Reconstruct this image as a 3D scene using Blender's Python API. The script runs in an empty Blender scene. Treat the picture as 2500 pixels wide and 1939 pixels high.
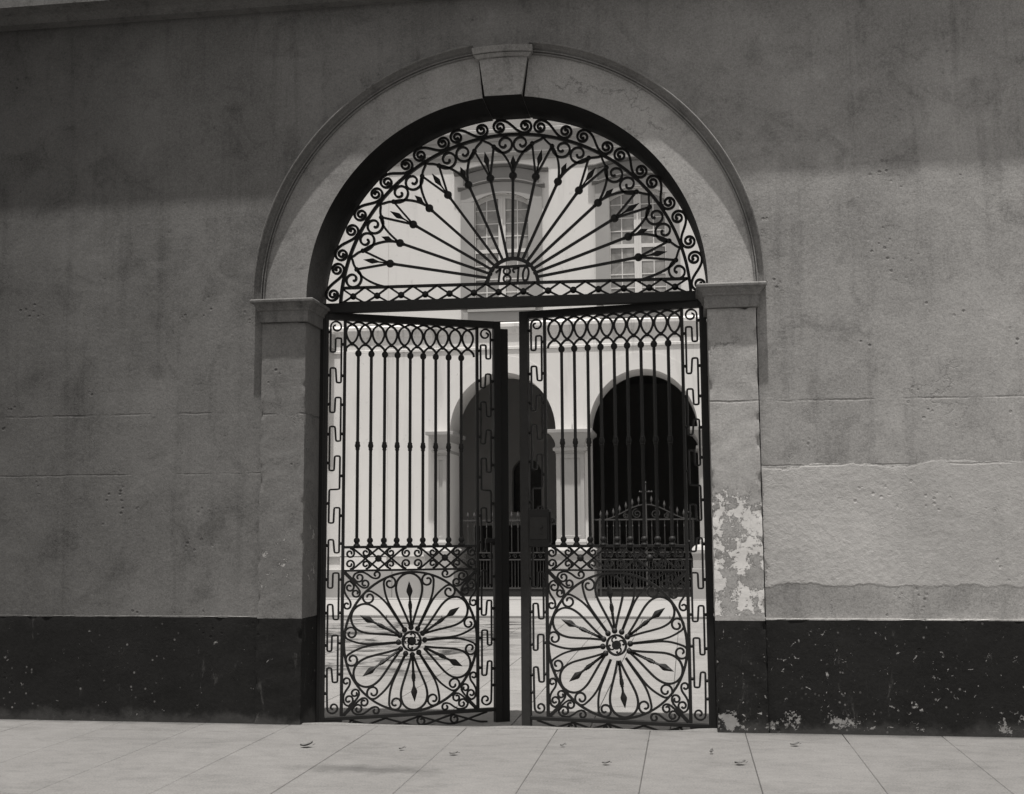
import bpy, math, random
from mathutils import Matrix, Vector
random.seed(7)
PI = math.pi
R = math.radians
S = bpy.context.scene
COL = S.collection

# ------------------------------------------------------------------ camera
cd = bpy.data.cameras.new('camera'); cam = bpy.data.objects.new('camera', cd); COL.objects.link(cam)
Rm = Matrix.Rotation(R(0) + 0.1451, 4, 'Z') @ Matrix.Rotation(PI/2 + 0.1136, 4, 'X') @ Matrix.Rotation(-0.0061, 4, 'Z')
cam.matrix_world = Matrix.Translation((1.3149, -8.4953, 1.3886)) @ Rm
cd.sensor_fit = 'HORIZONTAL'; cd.sensor_width = 36.0; cd.lens = 36.0 * 2881.6 / 2500.0
cd.clip_start = 0.1; cd.clip_end = 500
S.camera = cam

# ------------------------------------------------------------------ light
SUN_K = 5.6                                   # rise over run of the sun, square on to the gate wall
EL = math.atan(SUN_K)
w = bpy.data.worlds.new('World'); S.world = w; w.use_nodes = True
nt = w.node_tree; nt.nodes.clear()
sky = nt.nodes.new('ShaderNodeTexSky'); sky.sky_type = 'NISHITA'; sky.sun_disc = False
sky.sun_elevation = EL; sky.sun_rotation = R(180)
sky.air_density = 1.0; sky.dust_density = 3.0
hs = nt.nodes.new('ShaderNodeHueSaturation'); hs.inputs['Saturation'].default_value = 0.0
tint = nt.nodes.new('ShaderNodeMix'); tint.data_type = 'RGBA'; tint.blend_type = 'MULTIPLY'
tint.inputs['Factor'].default_value = 1.0; tint.inputs['B'].default_value = (1.0, 0.965, 0.93, 1)
bg = nt.nodes.new('ShaderNodeBackground'); bg.inputs['Strength'].default_value = 0.105
wo = nt.nodes.new('ShaderNodeOutputWorld')
nt.links.new(sky.outputs[0], hs.inputs['Color']); nt.links.new(hs.outputs[0], tint.inputs['A'])
nt.links.new(tint.outputs['Result'], bg.inputs['Color']); nt.links.new(bg.outputs[0], wo.inputs[0])
sl = bpy.data.lights.new('sun', 'SUN'); sl.energy = 5.0; sl.angle = R(0.8); sl.color = (1.0, 0.965, 0.925)
so = bpy.data.objects.new('sun', sl); COL.objects.link(so)
so.rotation_euler = (PI/2 - EL, 0, 0)         # light falls down and towards +Y
so.location = (0, -4, 14)
S.view_settings.view_transform = 'Standard'; S.view_settings.look = 'None'
S.view_settings.gamma = 1.0; S.view_settings.use_curve_mapping = False
S.view_settings.exposure = 0.28

# ------------------------------------------------------------------ materials
def new_mat(name):
    m = bpy.data.materials.new(name); m.use_nodes = True
    t = m.node_tree; b = t.nodes['Principled BSDF']
    return m, t, b
def g(v, k=(1.0, 0.985, 0.965)): return (v*k[0], v*k[1], v*k[2], 1)
class N:
    """small node helper"""
    def __init__(s, t):
        s.t = t
        s.geo = t.nodes.new('ShaderNodeNewGeometry'); s.pos = s.geo.outputs['Position']
        sx = t.nodes.new('ShaderNodeSeparateXYZ'); t.links.new(s.pos, sx.inputs[0])
        s.x, s.y, s.z = sx.outputs
    def link(s, a, b):
        if isinstance(a, (int, float)): b.default_value = a
        elif isinstance(a, tuple): b.default_value = a
        else: s.t.links.new(a, b)
    def noise(s, scale, detail=6, rough=.6, dist=0, vec=None, stretch=None):
        n = s.t.nodes.new('ShaderNodeTexNoise'); n.inputs['Scale'].default_value = scale
        n.inputs['Detail'].default_value = detail; n.inputs['Roughness'].default_value = rough
        n.inputs['Distortion'].default_value = dist
        v = vec or s.pos
        if stretch:
            mp = s.t.nodes.new('ShaderNodeMapping'); mp.inputs['Scale'].default_value = stretch
            s.t.links.new(v, mp.inputs['Vector']); v = mp.outputs[0]
        s.t.links.new(v, n.inputs['Vector']); return n.outputs['Fac']
    def offset(s, off):
        mp = s.t.nodes.new('ShaderNodeMapping'); mp.inputs['Location'].default_value = off
        s.t.links.new(s.pos, mp.inputs['Vector']); return mp.outputs[0]
    def voro(s, scale, feature='F1', vec=None, rand=1.0):
        n = s.t.nodes.new('ShaderNodeTexVoronoi'); n.feature = feature
        n.inputs['Scale'].default_value = scale; n.inputs['Randomness'].default_value = rand
        s.t.links.new(vec or s.pos, n.inputs['Vector']); return n.outputs['Distance']
    def m(s, op, a, b=0.0, c=None, clamp=False):
        n = s.t.nodes.new('ShaderNodeMath'); n.operation = op; n.use_clamp = clamp
        s.link(a, n.inputs[0]); s.link(b, n.inputs[1])
        if c is not None: s.link(c, n.inputs[2])
        return n.outputs[0]
    def ramp(s, v, lo, hi):
        n = s.t.nodes.new('ShaderNodeMapRange'); n.interpolation_type = 'SMOOTHSTEP'
        s.link(v, n.inputs['Value']); n.inputs['From Min'].default_value = lo; n.inputs['From Max'].default_value = hi
        return n.outputs['Result']
    def lin(s, v, lo, hi, a, b):
        n = s.t.nodes.new('ShaderNodeMapRange')
        s.link(v, n.inputs['Value']); n.inputs['From Min'].default_value = lo; n.inputs['From Max'].default_value = hi
        n.inputs['To Min'].default_value = a; n.inputs['To Max'].default_value = b
        return n.outputs['Result']
    def mix(s, f, a, b):
        n = s.t.nodes.new('ShaderNodeMix'); n.data_type = 'RGBA'
        s.link(f, n.inputs['Factor']); s.link(a, n.inputs['A']); s.link(b, n.inputs['B'])
        return n.outputs['Result']
    def bump(s, h, strength, dist, normal=None):
        n = s.t.nodes.new('ShaderNodeBump'); n.inputs['Strength'].default_value = strength
        n.inputs['Distance'].default_value = dist; s.link(h, n.inputs['Height'])
        if normal is not None: s.t.links.new(normal, n.inputs['Normal'])
        return n.outputs[0]
    def band(s, v, c, w):                     # 1 at v==c, 0 beyond w
        d = s.m('ABSOLUTE', s.m('SUBTRACT', v, c))
        return s.m('SUBTRACT', 1.0, s.ramp(d, w*.3, w))

def plaster(name, base, dark=.8, light=1.15, peel=None, seams=(), pits=1.0, streak=.0, crack=.5, scuff=None, side_tone=None, repair=None, crown_shade=None):
    m, t, b = new_mat(name); n = N(t)
    big = n.noise(1.3, 5, .55); mid = n.noise(7, 8, .65, .3); fine = n.noise(38, 5, .75)
    grain = n.noise(78, 3, .85)
    v = n.m('ADD', n.lin(big, .3, .7, dark, light), n.m('MULTIPLY', n.m('SUBTRACT', mid, .5), .35))
    v = n.m('ADD', v, n.m('MULTIPLY', n.m('SUBTRACT', fine, .5), .75))
    v = n.m('ADD', v, n.m('MULTIPLY', n.m('SUBTRACT', grain, .5), 1.15))
    smear = n.noise(2.3, 9, .68, 1.4, vec=n.offset((4, 9, 1)))
    v = n.m('SUBTRACT', v, n.m('MULTIPLY', n.ramp(smear, .50, .68), .20))
    v = n.m('ADD', v, n.m('MULTIPLY', n.ramp(n.noise(3.7, 8, .7, .8, vec=n.offset((14, 3, 6))), .56, .70), .14))
    if streak:
        st = n.noise(1.0, 5, .6, 0, stretch=(9, 9, .55))
        v = n.m('SUBTRACT', v, n.m('MULTIPLY', n.ramp(st, .5, .75), streak))
    if side_tone:                               # uneven light painted in: plaster darker to the left, lighter to the right
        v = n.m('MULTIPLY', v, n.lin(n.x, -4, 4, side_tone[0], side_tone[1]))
    # pits: small dark holes in clusters
    pn = n.voro(19, vec=n.offset((3, 1, 2))); cl = n.ramp(n.noise(2.1, 5, .7, vec=n.offset((5, 0, 1))), .56, .68)
    pit = n.m('MULTIPLY', n.m('SUBTRACT', 1.0, n.ramp(pn, .12, .30)), cl)
    pit = n.m('MULTIPLY', pit, pits)
    # hairline cracks
    wv = n.m('MULTIPLY', n.noise(4, 5, .6), .9)
    cv = t.nodes.new('ShaderNodeVectorMath'); cv.operation = 'ADD'; t.links.new(n.pos, cv.inputs[0])
    cb = t.nodes.new('ShaderNodeCombineXYZ'); n.link(wv, cb.inputs[0]); n.link(n.m('MULTIPLY', n.noise(6, 6, .7, vec=n.offset((3, 3, 3))), .5), cb.inputs[2]); t.links.new(cb.outputs[0], cv.inputs[1])
    ck = n.voro(1.15, 'DISTANCE_TO_EDGE', vec=cv.outputs[0])
    ckm = n.m('MULTIPLY', n.m('SUBTRACT', 1.0, n.ramp(ck, .0015, .007)), n.ramp(n.noise(1.7, 2, .5, vec=n.offset((9, 4, 4))), .5, .62))
    ckm = n.m('MULTIPLY', ckm, crack)
    h = n.m('ADD', n.m('MULTIPLY', mid, .6), n.m('MULTIPLY', fine, .25))
    h = n.m('SUBTRACT', h, n.m('MULTIPLY', pit, .8)); h = n.m('SUBTRACT', h, n.m('MULTIPLY', ckm, .7))
    for (zc, wd, amt) in seams:
        wz = n.m('ADD', n.z, n.m('MULTIPLY', n.m('SUBTRACT', n.noise(5, 4, .7), .5), .03))
        sm = n.m('MULTIPLY', n.m('MULTIPLY', n.band(wz, zc, wd), amt), n.ramp(n.noise(3.1, 4, .6, vec=n.offset((zc, 2, 5))), .42, .60))
        v = n.m('MULTIPLY', v, n.m('SUBTRACT', 1.0, n.m('MULTIPLY', sm, .45)))
        h = n.m('SUBTRACT', h, sm)
    v = n.m('MULTIPLY', v, n.m('SUBTRACT', 1.0, n.m('MULTIPLY', pit, .6)))
    v = n.m('MULTIPLY', v, n.m('SUBTRACT', 1.0, n.m('MULTIPLY', ckm, .65)))
    val = n.m('MULTIPLY', v, base)
    if crown_shade:                                    # shade under the arch painted in, darkest at the crown: (z0, z1, factor)
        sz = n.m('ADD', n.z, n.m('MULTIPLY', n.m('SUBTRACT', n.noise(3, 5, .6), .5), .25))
        val = n.m('MULTIPLY', val, n.lin(n.ramp(sz, crown_shade[0], crown_shade[1]), 0, 1, 1, crown_shade[2]))
    if repair:                                  # rough cement repair: (x0, x1, z0, z1, albedo)
        xa, xb, za, zb, ra = repair
        wob = n.m('MULTIPLY', n.m('SUBTRACT', n.noise(3.2, 7, .65, vec=n.offset((1, 7, 2))), .5), .30)
        xx = n.m('ADD', n.x, wob); zz = n.m('ADD', n.z, n.m('MULTIPLY', wob, .5))
        rm = n.m('MULTIPLY', n.m('MULTIPLY', n.ramp(xx, xa, xa+.02), n.m('SUBTRACT', 1.0, n.ramp(xx, xb, xb+.02))), n.m('MULTIPLY', n.ramp(zz, za, za+.02), n.m('SUBTRACT', 1.0, n.ramp(zz, zb, zb+.015))))
        rm = n.m('MULTIPLY', rm, n.lin(n.x, 2.3, 4.0, 1.0, .25))
        lump = n.noise(24, 9, .7)
        rv = n.m('MULTIPLY', n.m('ADD', .62, n.m('ADD', n.m('MULTIPLY', lump, .5), n.m('MULTIPLY', n.m('SUBTRACT', big, .5), .6))), ra)
        mx = t.nodes.new('ShaderNodeMix'); n.link(rm, mx.inputs[0]); n.link(val, mx.inputs[2]); n.link(rv, mx.inputs[3]); val = mx.outputs[0]
        h = n.m('ADD', h, n.m('MULTIPLY', rm, n.m('ADD', .05, n.m('MULTIPLY', lump, .8))))
    if peel:                                    # (zlo, zhi, threshold, peeled albedo, scale)
        zlo, zhi, th, pa, sc = peel
        pz = n.m('MULTIPLY', n.ramp(n.z, zlo-.12, zlo+.10), n.m('SUBTRACT', 1.0, n.ramp(n.z, zhi-.35, zhi+.12)))
        pnz = n.m('ADD', n.m('MULTIPLY', n.noise(sc, 10, .74, .1, vec=n.offset((2.3, 0, 7.1))), .8), n.m('MULTIPLY', n.noise(sc*4.5, 6, .75, vec=n.offset((1.3, 0, 4.1))), .2))
        pv = n.m('ADD', pnz, n.m('MULTIPLY', n.m('SUBTRACT', pz, 1.0), .5))
        pm = n.ramp(pv, th, th+.008)
        rim = n.m('SUBTRACT', n.ramp(pv, th-.03, th), pm)
        val = n.m('MULTIPLY', val, n.m('SUBTRACT', 1.0, n.m('MULTIPLY', rim, .4)))
        pv2 = n.m('MULTIPLY', n.m('ADD', .86, n.m('MULTIPLY', fine, .28)), pa)
        mx = t.nodes.new('ShaderNodeMix'); n.link(pm, mx.inputs[0]); n.link(val, mx.inputs[2]); n.link(pv2, mx.inputs[3])
        val = mx.outputs[0]
        h = n.m('SUBTRACT', h, n.m('MULTIPLY', pm, 1.1))
    if scuff:                                   # small pale chips: (zlo, zhi, threshold, albedo, scale)
        zlo, zhi, th, pa, sc = scuff
        cn = n.noise(sc, 6, .7, .6, vec=n.offset((8.1, 2, 3.3)))
        cm = n.m('MULTIPLY', n.ramp(cn, th, th+.03), n.m('MULTIPLY', n.ramp(n.z, zlo, zlo+.08), n.m('SUBTRACT', 1.0, n.ramp(n.z, zhi-.1, zhi))))
        mx = t.nodes.new('ShaderNodeMix'); n.link(cm, mx.inputs[0]); n.link(val, mx.inputs[2]); n.link(float(pa), mx.inputs[3])
        val = mx.outputs[0]; h = n.m('SUBTRACT', h, n.m('MULTIPLY', cm, .6))
    if scuff:
        sv = n.voro(17, vec=n.offset((6, 3, 1))); sg = n.ramp(n.noise(2.2, 7, .75, vec=n.offset((2, 2, 8))), .50, .60)
        sk = n.m('MULTIPLY', n.m('SUBTRACT', 1.0, n.ramp(sv, .08, .18)), sg)
        st2 = n.m('MULTIPLY', n.ramp(n.noise(5, 8, .75, .5, stretch=(1.0, 1, .35)), .60, .68), .16)
        dirt = n.m('MULTIPLY', n.m('SUBTRACT', 1.0, n.ramp(n.m('ADD', n.z, n.m('MULTIPLY', n.m('SUBTRACT', n.noise(6, 6, .7), .5), .25)), .0, .10)), .035)
        val = n.m('ADD', val, n.m('ADD', n.m('MULTIPLY', sk, .13), n.m('ADD', n.m('MULTIPLY', st2, .22), dirt)))
    cc = t.nodes.new('ShaderNodeCombineColor')
    n.link(val, cc.inputs[0]); n.link(n.m('MULTIPLY', val, .985), cc.inputs[1]); n.link(n.m('MULTIPLY', val, .965), cc.inputs[2])
    t.links.new(cc.outputs[0], b.inputs['Base Color']); b.inputs['Roughness'].default_value = .92
    b.inputs['Specular IOR Level'].default_value = .2
    t.links.new(n.bump(h, .6, .012), b.inputs['Normal'])
    return m

def simple(name, base, rough=.7, var=.25, scale=6, metal=0, bump=.2, bscale=60, spec=.3, fine=.2, stretch=None):
    m, t, b = new_mat(name); n = N(t)
    v = n.m('ADD', 1.0-var/2, n.m('MULTIPLY', n.noise(scale, 7, .62, stretch=stretch), var))
    v = n.m('ADD', v, n.m('MULTIPLY', n.m('SUBTRACT', n.noise(bscale*3, 2, .6), .5), fine))
    val = n.m('MULTIPLY', v, base)
    cc = t.nodes.new('ShaderNodeCombineColor')
    n.link(val, cc.inputs[0]); n.link(n.m('MULTIPLY', val, .985), cc.inputs[1]); n.link(n.m('MULTIPLY', val, .965), cc.inputs[2])
    t.links.new(cc.outputs[0], b.inputs['Base Color'])
    b.inputs['Roughness'].default_value = rough; b.inputs['Metallic'].default_value = metal
    b.inputs['Specular IOR Level'].default_value = spec
    if bump: t.links.new(n.bump(n.noise(bscale, 5, .65), bump, .004), b.inputs['Normal'])
    return m

M = {}
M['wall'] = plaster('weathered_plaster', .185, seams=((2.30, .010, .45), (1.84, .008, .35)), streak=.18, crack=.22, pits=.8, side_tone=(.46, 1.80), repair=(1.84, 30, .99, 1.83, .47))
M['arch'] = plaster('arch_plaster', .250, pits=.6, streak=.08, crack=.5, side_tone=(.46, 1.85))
M['mould'] = plaster('shade_toned_moulding', .17, pits=.6, streak=.1, crack=.2, side_tone=(.6, 1.5))  # shade in the moulding's hollow painted as a darker base tone
M['pil_l'] = plaster('left_pilaster_plaster', .165, peel=(.85, 1.75, .575, .34, 13), pits=1.6, seams=((2.28, .010, .9),), crack=.3, light=1.05)
M['pil_r'] = plaster('right_pilaster_plaster', .33, peel=(.74, 1.92, .482, .60, 5.2), pits=1.3, seams=((2.30, .010, .9),), crack=.7)
M['patch'] = plaster('cement_patch', .42, dark=.75, pits=2.0, crack=.2)
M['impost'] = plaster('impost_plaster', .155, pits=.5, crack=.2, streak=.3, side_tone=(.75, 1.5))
M['black_l'] = plaster('black_painted_plinth', .012, scuff=(.0, .76, .66, .16, 14), pits=.5, crack=.2, peel=(-.1, .22, .66, .07, 7))
M['black_r'] = plaster('black_painted_plinth_worn', .014, scuff=(.0, .76, .635, .30, 20), pits=.5, crack=.2, peel=(-.05, .42, .535, .24, 4.0))
M['soffit'] = plaster('shade_dark_soffit', .10, pits=.2, crack=0, crown_shade=(3.1, 4.0, .07))  # shade under the arch painted dark into the plaster colour
M['iron'] = simple('black_wrought_iron', .012, .6, .5, 20, metal=.0, bump=.3, bscale=120, spec=.30)
M['rust'] = simple('rusty_iron_edge', .030, .75, .6, 25, bump=.4, bscale=90, spec=.2)
M['white'] = None
M['slab'] = None
M['stone'] = simple('pale_dressed_stone', .38, .85, .22, 2.2, bump=.15, bscale=40, fine=.45)
M['stone2'] = simple('grey_plinth_stone', .36, .85, .22, 2.2, bump=.15, bscale=40, fine=.3)
M['paint'] = simple('window_paint', .66, .6, .18, 6, bump=.05, fine=.1)
M['hood'] = simple('window_hood_stone', .25, .85, .28, 3, bump=.15, bscale=40, fine=.35)
M['surround'] = simple('window_stone', .34, .85, .28, 2.6, bump=.15, bscale=40, fine=.45)
M['kerb'] = simple('kerb_stone', .25, .85, .3, 3, bump=.2, bscale=30)
M['gallery'] = simple('gallery_plaster', .54, .9, .2, 2, bump=.1, fine=.3)
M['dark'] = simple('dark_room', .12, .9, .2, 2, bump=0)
M['door'] = simple('dark_door_wood', .03, .6, .3, 4, bump=.1)
M['asphalt'] = simple('asphalt', .07, .9, .3, 5, bump=.4, bscale=90)
M['leaf'] = simple('dry_leaf', .11, .8, .7, 30, bump=.1)
M['railing'] = simple('painted_railing', .05, .5, .4, 25, bump=.1, spec=.5)

def mk_white():
    m, t, b = new_mat('white_limewash'); n = N(t)
    v = n.m('ADD', .92, n.m('MULTIPLY', n.noise(.9, 6, .6), .14))
    st = n.noise(1.0, 6, .6, 0, stretch=(3, 3, .3))
    v = n.m('SUBTRACT', v, n.m('MULTIPLY', n.ramp(st, .52, .72), .16))
    drip = n.m('MULTIPLY', n.ramp(n.noise(1.0, 6, .65, 0, stretch=(5, 5, .4), vec=n.offset((6, 0, 0))), .50, .66), n.m('MULTIPLY', n.ramp(n.z, 5.0, 5.7), n.m('SUBTRACT', 1.0, n.ramp(n.z, 6.05, 6.3))))
    v = n.m('SUBTRACT', v, n.m('MULTIPLY', drip, .30))
    sp = n.noise(5, 7, .7, .4); v = n.m('SUBTRACT', v, n.m('MULTIPLY', n.ramp(sp, .60, .74), .22))
    val = n.m('MULTIPLY', v, .69)
    cc = t.nodes.new('ShaderNodeCombineColor')
    n.link(val, cc.inputs[0]); n.link(n.m('MULTIPLY', val, .985), cc.inputs[1]); n.link(n.m('MULTIPLY', val, .965), cc.inputs[2])
    t.links.new(cc.outputs[0], b.inputs['Base Color']); b.inputs['Roughness'].default_value = .9
    t.links.new(n.bump(n.noise(30, 5, .6), .15, .01), b.inputs['Normal'])
    return m
M['white'] = mk_white()

def mk_slab(name, base, mottled=0.0, streak=.14):
    m, t, b = new_mat(name); n = N(t)
    oi = t.nodes.new('ShaderNodeObjectInfo')
    v = n.m('ADD', .80, n.m('MULTIPLY', n.noise(2.2, 6, .6), .26))
    v = n.m('ADD', v, n.m('MULTIPLY', n.m('SUBTRACT', oi.outputs['Random'], .5), .09))
    v = n.m('ADD', v, n.m('MULTIPLY', n.m('SUBTRACT', n.noise(.9, 8, .7, .6, vec=n.offset((3, 5, 0))), .5), .30))
    st = n.noise(1.6, 9, .74, .8, stretch=(.9, 2.2, 1)); v = n.m('SUBTRACT', v, n.m('MULTIPLY', n.ramp(st, .48, .66), streak))
    fs = n.noise(9, 8, .78, stretch=(.8, 1.2, 1)); v = n.m('ADD', v, n.m('MULTIPLY', n.m('SUBTRACT', fs, .5), .62))
    gr = n.noise(85, 3, .8); v = n.m('ADD', v, n.m('MULTIPLY', n.m('SUBTRACT', gr, .5), 1.15))
    if mottled:
        mo = n.noise(1.5, 10, .74, 1.0, stretch=(.6, 1.0, 1))
        side = n.m('MULTIPLY', n.m('SUBTRACT', 1.0, n.ramp(n.x, -1.9, -.2)), n.m('MULTIPLY', n.ramp(n.y, 3.0, 5.0), n.m('SUBTRACT', 1.0, n.ramp(n.y, 12.0, 12.2))))
        v = n.m('SUBTRACT', v, n.m('MULTIPLY', n.m('MULTIPLY', n.ramp(mo, .46, .60), side), mottled))
    if not mottled:
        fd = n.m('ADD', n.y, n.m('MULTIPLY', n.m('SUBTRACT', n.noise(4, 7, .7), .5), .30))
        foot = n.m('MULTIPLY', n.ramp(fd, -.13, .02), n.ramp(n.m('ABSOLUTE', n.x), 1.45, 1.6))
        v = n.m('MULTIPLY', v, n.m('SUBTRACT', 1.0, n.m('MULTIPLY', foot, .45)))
        gt = n.voro(34, vec=n.offset((2, 7, 0))); gs = n.ramp(n.noise(1.4, 5, .7, vec=n.offset((9, 1, 0))), .50, .66)
        v = n.m('MULTIPLY', v, n.m('SUBTRACT', 1.0, n.m('MULTIPLY', n.m('MULTIPLY', n.m('SUBTRACT', 1.0, n.ramp(gt, .07, .15)), gs), .5)))
        ex = n.m('DIVIDE', n.m('ADD', n.x, .62), .34); ey = n.m('DIVIDE', n.m('ADD', n.y, 1.52), .10)
        ed = n.m('ADD', n.m('SQRT', n.m('ADD', n.m('MULTIPLY', ex, ex), n.m('MULTIPLY', ey, ey))), n.m('MULTIPLY', n.m('SUBTRACT', n.noise(5, 9, .75), .5), 3.2))
        v = n.m('MULTIPLY', v, n.m('SUBTRACT', 1.0, n.m('MULTIPLY', n.m('SUBTRACT', 1.0, n.ramp(ed, .2, 1.7)), .42)))
    sp = n.voro(5.5, vec=n.offset((1, 1, 0))); v = n.m('SUBTRACT', v, n.m('MULTIPLY', n.m('SUBTRACT', 1.0, n.ramp(sp, .03, .07)), .2))
    val = n.m('MULTIPLY', v, base)
    cc = t.nodes.new('ShaderNodeCombineColor')
    n.link(val, cc.inputs[0]); n.link(n.m('MULTIPLY', val, .98), cc.inputs[1]); n.link(n.m('MULTIPLY', val, .955), cc.inputs[2])
    t.links.new(cc.outputs[0], b.inputs['Base Color']); b.inputs['Roughness'].default_value = .88
    b.inputs['Specular IOR Level'].default_value = .25
    t.links.new(n.bump(n.m('ADD', fs, n.m('MULTIPLY', st, .5)), .35, .006), b.inputs['Normal'])
    return m
M['slab'] = mk_slab('worn_cement_slab', .158, streak=.14)
M['court'] = mk_slab('courtyard_paving', .215, mottled=.8, streak=.08)
M['joint'] = simple('dirty_joint', .105, .95, .4, 12, bump=.2)

def mk_glass():
    m, t, b = new_mat('dusty_pane'); n = N(t)
    oi = t.nodes.new('ShaderNodeObjectInfo')
    v = n.m('ADD', .18, n.m('MULTIPLY', n.ramp(n.noise(2.5, 5, .6, 1.0), .35, .7), .14))
    v = n.m('ADD', v, n.m('MULTIPLY', oi.outputs['Random'], .04))
    cc = t.nodes.new('ShaderNodeCombineColor')
    n.link(v, cc.inputs[0]); n.link(n.m('MULTIPLY', v, .98), cc.inputs[1]); n.link(n.m('MULTIPLY', v, .95), cc.inputs[2])
    t.links.new(cc.outputs[0], b.inputs['Base Color']); b.inputs['Roughness'].default_value = .12
    b.inputs['Specular IOR Level'].default_value = .6
    return m
M['glass'] = mk_glass()

# ------------------------------------------------------------------ mesh helpers
class MB:
    swell = 1.0                                # ribbon width factor; iron bars widened to match their thickness in the image
    def __init__(s): s.v = []; s.f = []
    def add(s, vs, fs):
        o = len(s.v); s.v += [tuple(p) for p in vs]; s.f += [tuple(i+o for i in f) for f in fs]; return s
    def box(s, x0, x1, y0, y1, z0, z1):
        return s.add([(x0,y0,z0),(x1,y0,z0),(x1,y1,z0),(x0,y1,z0),(x0,y0,z1),(x1,y0,z1),(x1,y1,z1),(x0,y1,z1)],
                     [(0,3,2,1),(4,5,6,7),(0,1,5,4),(1,2,6,5),(2,3,7,6),(3,0,4,7)])
    def stack(s, rings):                       # rings of (x0,x1,y0,y1,z): lofted block
        vs = []; fs = []
        for (x0,x1,y0,y1,z) in rings: vs += [(x0,y0,z),(x1,y0,z),(x1,y1,z),(x0,y1,z)]
        for k in range(len(rings)-1):
            for j in range(4):
                a=4*k+j; b=4*k+(j+1)%4; fs.append((a,b,b+4,a+4))
        fs.append((3,2,1,0)); t=4*(len(rings)-1); fs.append((t,t+1,t+2,t+3))
        return s.add(vs, fs)
    def ribbon(s, path, wd, dp, y=0.0, closed=False, taper=None):
        """flat bar of in-plane width wd and depth dp along a 2D path in the x-z plane"""
        P = [Vector(p) for p in path]; n = len(P); vs = []; fs = []
        wd *= s.swell
        for i, p in enumerate(P):
            a = P[i-1] if (i > 0 or closed) else P[i]; b = P[(i+1) % n] if (i < n-1 or closed) else P[i]
            d = (b-a); d = d.normalized() if d.length > 1e-9 else Vector((1, 0)); nn = Vector((-d.y, d.x))
            h = wd/2 * (taper(i/(n-1)) if taper else 1)
            l = p + nn*h; r = p - nn*h
            vs += [(l.x, y-dp/2, l.y), (r.x, y-dp/2, r.y), (r.x, y+dp/2, r.y), (l.x, y+dp/2, l.y)]
        m_ = n if closed else n-1
        for i in range(m_):
            a = 4*i; b = 4*((i+1) % n)
            for j in range(4): fs.append((a+j, a+(j+1) % 4, b+(j+1) % 4, b+j))
        if not closed: fs.append((3,2,1,0)); e = 4*(n-1); fs.append((e,e+1,e+2,e+3))
        return s.add(vs, fs)
    def lathe(s, prof, seg=10, axis='z', c=(0,0,0)):
        """prof: (radius, height) pairs"""
        vs = []; fs = []; n = len(prof)
        for (r, h) in prof:
            for k in range(seg):
                a = 2*PI*k/seg
                if axis == 'z': vs.append((c[0]+r*math.cos(a), c[1]+r*math.sin(a), c[2]+h))
                elif axis == 'y': vs.append((c[0]+r*math.cos(a), c[1]+h, c[2]+r*math.sin(a)))
                else: vs.append((c[0]+h, c[1]+r*math.cos(a), c[2]+r*math.sin(a)))
        for i in range(n-1):
            for k in range(seg): fs.append((i*seg+k, i*seg+(k+1) % seg, (i+1)*seg+(k+1) % seg, (i+1)*seg+k))
        fs.append(tuple(range(seg))[::-1]); fs.append(tuple((n-1)*seg+k for k in range(seg)))
        return s.add(vs, fs)
    def ball(s, c, r, seg=10, rings=6, sq=1.0):
        return s.lathe([(max(r*math.sin(PI*i/rings), 1e-4), -r*sq*math.cos(PI*i/rings)) for i in range(rings+1)], seg, 'z', c)
    def mesh(s, name, mat, smooth=False):
        me = bpy.data.meshes.new(name); me.from_pydata(s.v, [], s.f); me.validate(); me.update()
        for m_ in (mat if isinstance(mat, (list, tuple)) else [mat]): me.materials.append(m_)
        import bmesh
        b = bmesh.new(); b.from_mesh(me); bmesh.ops.recalc_face_normals(b, faces=b.faces); b.to_mesh(me); b.free()
        if smooth:
            me.shade_smooth()
            try: me.set_sharp_from_angle(angle=R(40))
            except Exception: pass
        return me

def link(name, me, parent=None, loc=None, rot=None, **props):
    o = bpy.data.objects.new(name, me); COL.objects.link(o)
    if parent is not None: o.parent = parent
    if loc: o.location = loc
    if rot: o.rotation_euler = rot
    for k, v in props.items(): o[k] = v
    return o
def obj(name, mb, mat, parent=None, smooth=False, bevel=0, **props):
    o = link(name, mb.mesh(name, mat, smooth), parent, **props)
    if bevel:
        bv = o.modifiers.new('bevel', 'BEVEL'); bv.width = bevel; bv.segments = 2; bv.limit_method = 'ANGLE'; bv.angle_limit = R(40)
    return o
def thing(name, label, cat, loc=(0,0,0), rotz=0, group=None):
    o = bpy.data.objects.new(name, None); COL.objects.link(o); o.location = loc; o.rotation_euler = (0,0,rotz)
    o.empty_display_size = .2; o['label'] = label; o['category'] = cat
    if group: o['group'] = group
    return o

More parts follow.
